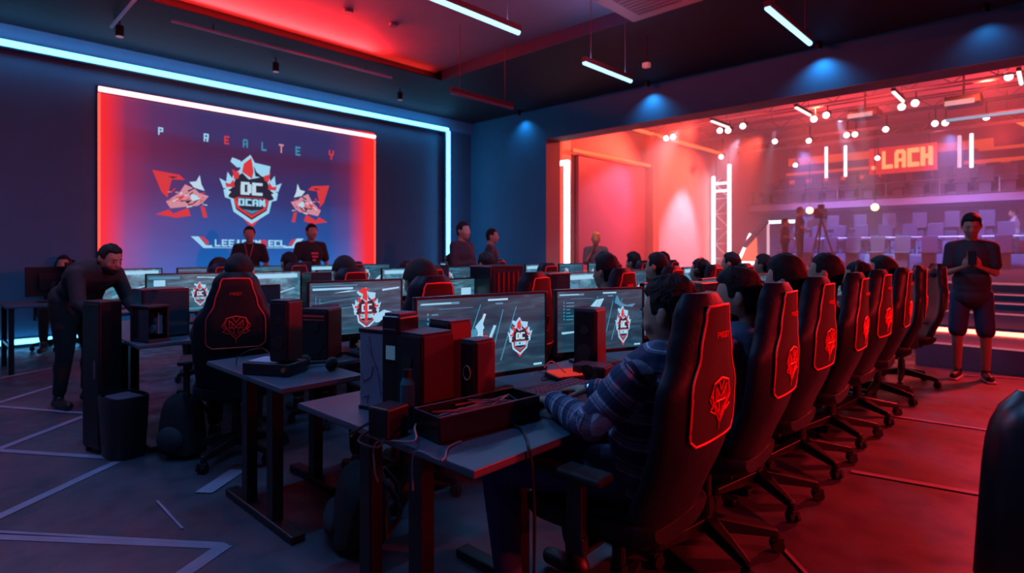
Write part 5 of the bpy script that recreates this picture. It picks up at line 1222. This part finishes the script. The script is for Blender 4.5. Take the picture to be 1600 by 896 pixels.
P5 = person('seated person wearing a headset in the fifth front-row chair', seated(-.02, hz=1.16), (-1.21, 4.67, 0), HALF, shirt=CHAR, pants=BLKT, sleeves='long', style='fade', voxel=.014, extra=headset_x)
P6 = person('seated person in a flat black cap in the sixth front-row chair', seated(-.02, hz=1.20), (-1.20, 5.38, 0), HALF, shirt=BLKT, pants=BLKT, sleeves='short', style='cap', voxel=.014, hairthick=.02)
for x, y, rz, src, l in ((-2.68, 1.94, HALF-.12, P6, 'person in a dark cap in the red chair left of the nearest monitor'), (-3.90, 1.50, 1.25, P4, 'person in the crest chair at the left, dark head above it'),
        (-2.68, 3.72, HALF, P3, 'dark-haired person just above the feather monitor, second row'), (-2.68, 4.50, HALF, P4, 'second-row person right of the dark-haired one'), (-2.68, 5.28, HALF, P5, 'second-row person with headset in the middle of the row'),
        (-2.68, 6.06, HALF, P4, 'second-row person last but one'), (-2.68, 6.90, HALF, P6, 'capped person at the far end of the second row'),
        (-4.22, 2.36, HALF, P6, 'third-row capped person left of the red and cyan monitor'), (-4.22, 3.92, HALF, P4, 'third-row person fourth from the camera'), (-4.22, 5.93, HALF, P4, 'third-row person just right of the white portal frame'), (-4.22, 6.62, HALF, P3, 'third-row person in front of the woman by the stage'),
        (-4.22, 7.40, HALF, P4, 'farthest third-row person against the pink stage wall'), (-6.38, 2.2, HALF, P5, 'left one of the two fourth-row heads left of the crest chair'), (-6.38, 2.95, HALF, P4, 'right one of the two fourth-row heads beside the crest chair'), (-6.38, 5.3, HALF, P6, 'fourth-row person farthest from the camera under the wall screen')):
    dup(src, (x, y, 0), rz, l, 'people seated in the rows behind')
person('person sitting at the far left behind the switched-off screens', seated(0, hz=1.17), at(96, 7.9)+(0,), -1.9, shirt=CHAR, pants=BLKT, voxel=.014)
x_, y_ = at(96, 7.9); dup(c0, (x_, y_, 0), -1.9, 'dark gaming chair at the far left against the wall', 'gaming chairs along the wall')
# leaning man
LM = dict(pel=(0, 0, .93), che=(0, .18, 1.12), neck=(0, .295, 1.195), head=(0, .40, 1.275), sh=mirror((.175, .245, 1.15)), el=mirror((.22, .34, .90)), wr=mirror((.15, .53, .80)), hip=mirror((.09, 0, .88)), kn=mirror((.11, .03, .48)), an=mirror((.12, -.03, .09)), toe=mirror((.15, .12, .042)))
person('bearded man in black leaning over the third-row desk at the left', LM, (-6.20, 1.02, 0), face_dir(.85, .42), shirt=BLKT, pants=BLKT, sleeves='long', style='fade', voxel=.009, pitch=-.35, beard=True, fat=1.2, skin=SKIN2)
# standing people
def lanyard(r, hd, RH):
    m = MB(); m.tube([(-.06, .07, 1.44), (-.03, .125, 1.30), (0, .14, 1.18), (.03, .125, 1.30), (.06, .07, 1.44)], .006, 5); m.build('lanyard', mat('red_ribbon', (.6, .05, .06), .6), r); m = MB(); m.box((0, .142, 1.13), (.07, .006, .10)); m.build('badge', mat('badge_card', (.5, .55, .7), .5), r)
def chestprint(r, hd, RH):
    m = MB(); m.box((0, .1365, 1.30), (.11, .004, .03)); m.box((0, .1375, 1.25), (.09, .004, .03)); m.box((0.01, .1365, 1.2), (.05, .004, .03)); m.build('chest_print', mat('shirt_print', (.7, .08, .10), .6), r)
p = at(390, 9.0); person('standing man with a lanyard in front of the big screen crest', standing(1.72, 'front'), (p[0], p[1], 0), face_dir(.9, -.45), shirt=BLKT, pants=BLKT, voxel=.013, extra=lanyard)
p = at(486, 8.8); person('standing man in a printed black shirt right of the lanyard man', standing(1.75, 'front'), (p[0], p[1], 0), face_dir(.95, -.05), shirt=BLKT, pants=BLKT, voxel=.013, extra=chestprint)
p = at(722, 8.0); person('larger standing man with folded arms before the upright blue light line', standing(1.74, 'crossed'), (p[0], p[1], 0), face_dir(.85, .2), shirt=mat('maroon_black_jacket', (.035, .014, .022), .8), pants=BLKT, sleeves='long', voxel=.012, fat=1.15)
p = at(767, 9.5); person('smaller standing man right of the one with folded arms', standing(1.70, 'front'), (p[0], p[1], 0), face_dir(.75, .65), shirt=CHAR, pants=BLKT, sleeves='long', voxel=.013)
p = at(931, 11.2); person('blond woman in grey with a hand at her chin by the stage', standing(1.68, 'chin'), (p[0], p[1], 0), face_dir(.55, -.85), shirt=GREYT, pants=CHAR, hair=BLONDE, sleeves='mid', voxel=.013, style='top', fat=.88)
PHM = standing(1.72, 'phone', foot=.12)
def phone_lad(r, hd, RH):
    pass
person('standing man in dark T-shirt and shorts looking at his phone, right', PHM, (-.66, 7.66, 0), face_dir(.10, -1), shirt=mat('dark_slate_shirt', (.022, .022, .035), .85, noise=.3, nscale=30), pants=mat('dark_blue_shorts', (.02, .03, .085), .8, noise=.3, nscale=30), shorts=True, style='top', voxel=.0095, pitch=-.30, fat=.94, sole=WHITET, skin=SKIN2,
       hands=[dict(d=(-.35, .75, .55), palm_n=(-.75, -.2, .3), thumb=(-.3, -.5, .8), curl=.75), dict(d=(.35, .75, .55), palm_n=(.75, -.2, .3), thumb=(.3, -.5, .8), curl=.75)], nclump=200)
m = MB(); m.box((0, 0, 0), (.075, .012, .155)); ph = m.build('smartphone', BLKS, None, bevel=.005); ph.rotation_euler = (.5, 0, face_dir(.10, -1)); R_ = Matrix.Rotation(face_dir(.10, -1), 3, 'Z'); q = R_ @ Vector((0, .33, 1.27)); ph.location = (-.66+q.x, 7.66+q.y, q.z); tag(ph, 'black smartphone held up in both hands by the standing man', 'phone')
p = at(1585, 16.5); person('person in a pale top and black trousers on the stage at the far right', standing(1.68, 'front'), (p[0], p[1], HZ), face_dir(-.9, .1), shirt=mat('pale_pink_top', (.45, .30, .33), .8), pants=BLKT, voxel=.016)
p = at(1249, 17.2); person('dark camera operator silhouetted on the stage beside the tripod', standing(1.78, 'front'), (p[0], p[1], HZ), face_dir(.7, .4), shirt=CHAR, pants=BLKT, voxel=.016)
p = at(1226, 16.2); person('shorter crew member crouched-looking left of the camera operator', standing(1.35, 'front'), (p[0], p[1], HZ), face_dir(.7, .2), shirt=CHAR, pants=BLKT, voxel=.016)

# ================================================================== LIGHT
def spot(name, loc, tgt, W, col, size=70, blend=.6, r=.08):
    L = bpy.data.lights.new(name, 'SPOT'); L.energy = W; L.color = col; L.spot_size = math.radians(size); L.spot_blend = blend; L.shadow_soft_size = r
    o = bpy.data.objects.new(name, L); COL.objects.link(o); o.location = loc; o.rotation_euler = (Vector(tgt)-Vector(loc)).to_track_quat('-Z', 'Y').to_euler(); return o
def area(name, loc, tgt, W, col, sx, sy):
    L = bpy.data.lights.new(name, 'AREA'); L.energy = W; L.color = col; L.shape = 'RECTANGLE'; L.size = sx; L.size_y = sy
    o = bpy.data.objects.new(name, L); COL.objects.link(o); o.location = loc; o.rotation_euler = (Vector(tgt)-Vector(loc)).to_track_quat('-Z', 'Y').to_euler(); return o
RED = (1, .025, .03)
spot('aisle_red_spot', (3.9, 5.2, 2.3), (-.5, 4.0, .0), 1050, RED, 110, .8, .12)
spot('aisle_red_spot', (3.6, 2.2, 2.0), (-.6, 2.2, .4), 330, RED, 90, .8, .12)
spot('rig_red_spot', (.5, 10.3, 3.5), (.2, 5.0, 0), 1700, RED, 80, .8, .12)
spot('rig_red_spot', (-6.0, 11.8, 4.9), (-4.5, 5.0, .6), 260, RED, 75, .7, .12)
spot('woman_fill_spot', (-5.2, 7.6, 4.1), (-6.6, 9.2, 1.4), 260, (1, .35, .25), 40, .8, .05)  # fill lamp added to brighten the woman by the stage
area('cove_lamp', (TX-.10, (YF+TY)/2-.6, ZC+.04), (TX+1.4, (YF+TY)/2-.6, TZ+.1), 430, (1, .02, .02), TY-YF-1.6, .03)
spot('tray_fill_wash', (-2.6, 6.3, 3.2), (-3.6, 4.6, 4.8), 110, (.9, .12, .30), 120, 1, .1)  # added lamp without a fixture, brightens the tray and the air unit
# the pendant tubes' own light
for x, y0, y1 in ((-4.05, 3.12, 4.38), (-4.13, 5.6, 6.66), (-1.98, 5.55, 6.85)):
    area('pendant_lamp', (x, (y0+y1)/2, 3.565), (x, (y0+y1)/2, 0), 26, (.14, .46, 1), .05, (y1-y0)*.95); area('pendant_uplight', (x, (y0+y1)/2, 3.675), (x, (y0+y1)/2, 5), 5, (.16, .42, 1), .05, (y1-y0)*.95)
# unseen lamps added as blue fill for the near desks, no pendants built
for x, y in ((-4.1, .6), (-2.0, .6), (-6.2, .6)):
    area('pendant_lamp', (x, y, 3.565), (x, y, 0), 27, (.12, .42, 1), .05, 1.2)
# stage hall
for x, y, tx, ty, W in ((-6.8, 14, -8.5, 12.0, 760), (-6.2, 17, -8.5, 16.5, 950), (-4, 14.2, -4.5, 18, 380), (-1, 14.2, -1, 19, 320), (2, 14.2, 1.5, 19, 260)):
    spot('stage_red_spot', (x, y, 4.6), (tx, ty, 2.2), W*2.1, (1, .08, .04), 110, .8, .12)
for x, y in ((-6, 12.6), (-2.5, 12.6), (.8, 12.6), (-5, 18.5), (-1, 18.5)):
    spot('ceiling_red_wash', (x, y, 3.9), (x, y+.6, 5.6), 380, (1, .06, .05), 150, .8, .12)
spot('stage_white_spot', (-7.3, 14.2, 4.6), (-8.5, 11.8, 1.2), 1000, (1, .6, .68), 52, .8, .06)
spot('stage_white_spot', (-6.9, 17.1, 4.7), (-8.5, 16.6, 1.2), 1500, (.5, .66, 1), 52, .8, .06)
spot('stage_beam', (-4.3, 17.2, 4.9), (-3.6, 19.4, 1.2), 2600, (.35, .6, 1), 24, .4, .05)
spot('stage_beam', (-5.9, 17.2, 4.9), (-7.0, 18.6, 1.2), 1500, (.9, .8, 1), 16, .4, .05)
spot('stage_beam', (-3.1, 14.2, 4.6), (-3.6, 17.6, 1.0), 1200, (.7, .75, 1), 14, .4, .05)
spot('stage_beam', (1.0, 17.2, 4.9), (.5, 20.5, 1.6), 900, (.25, .5, 1), 50, .6, .06)
for x in (-5.5, -2.0, 1.2): spot('under_balcony_blue', (x, 18.2, 4.3), (x, 21.5, 1.0), 2000, (.16, .30, 1), 75, .8, .1)
for x in (-6.0, -2.5, 1.0): spot('balcony_pink', (x, 20.0, 4.6), (x, 23.5, 3.3), 260, (1, .22, .35), 95, .8, .1)
# stage haze
hz = bpy.data.materials.new('stage_haze'); hz.use_nodes = True; nt = hz.node_tree; nt.nodes.clear(); ou = nt.nodes.new('ShaderNodeOutputMaterial'); v = nt.nodes.new('ShaderNodeVolumeScatter'); v.inputs['Color'].default_value = (1, .92, .95, 1); v.inputs['Density'].default_value = .042; v.inputs['Anisotropy'].default_value = .25; nt.links.new(v.outputs[0], ou.inputs['Volume'])
m = MB(); m.b2(HX0+.02, HX1-.02, YB2+.05, HY1-.07, HZ+.02, HC-.02); o = m.build('stage_haze', hz); tag(o, 'thin pink and blue haze filling the stage hall', 'haze', kind='stuff')
w = bpy.data.worlds.new('world'); bpy.context.scene.world = w; w.use_nodes = True; w.node_tree.nodes['Background'].inputs[0].default_value = (.01, .014, .04, 1); w.node_tree.nodes['Background'].inputs[1].default_value = .4

# ================================================================== CAMERA
cd = bpy.data.cameras.new('camera'); cam = bpy.data.objects.new('camera', cd); COL.objects.link(cam); cam.location = (0, 0, H); cam.rotation_euler = (PI/2, 0, AZ)
cd.sensor_width = 36; cd.lens = FPX/1600*36; cd.shift_y = -57/1600; cd.clip_start = .05; cd.clip_end = 100
cd.dof.use_dof = True; cd.dof.focus_distance = 2.3; cd.dof.aperture_fstop = 2.6
S = bpy.context.scene; S.camera = cam
S.view_settings.view_transform = 'Standard'; S.view_settings.look = 'None'; S.view_settings.gamma = 1; S.view_settings.exposure = 0; S.view_settings.use_curve_mapping = False
S.cycles.use_denoising = True; S.cycles.max_bounces = 5; S.cycles.diffuse_bounces = 3; S.cycles.glossy_bounces = 3; S.cycles.volume_bounces = 1; S.cycles.transmission_bounces = 4; S.cycles.caustics_reflective = False; S.cycles.caustics_refractive = False
S.cycles.use_light_tree = True; S.cycles.sample_clamp_indirect = 4
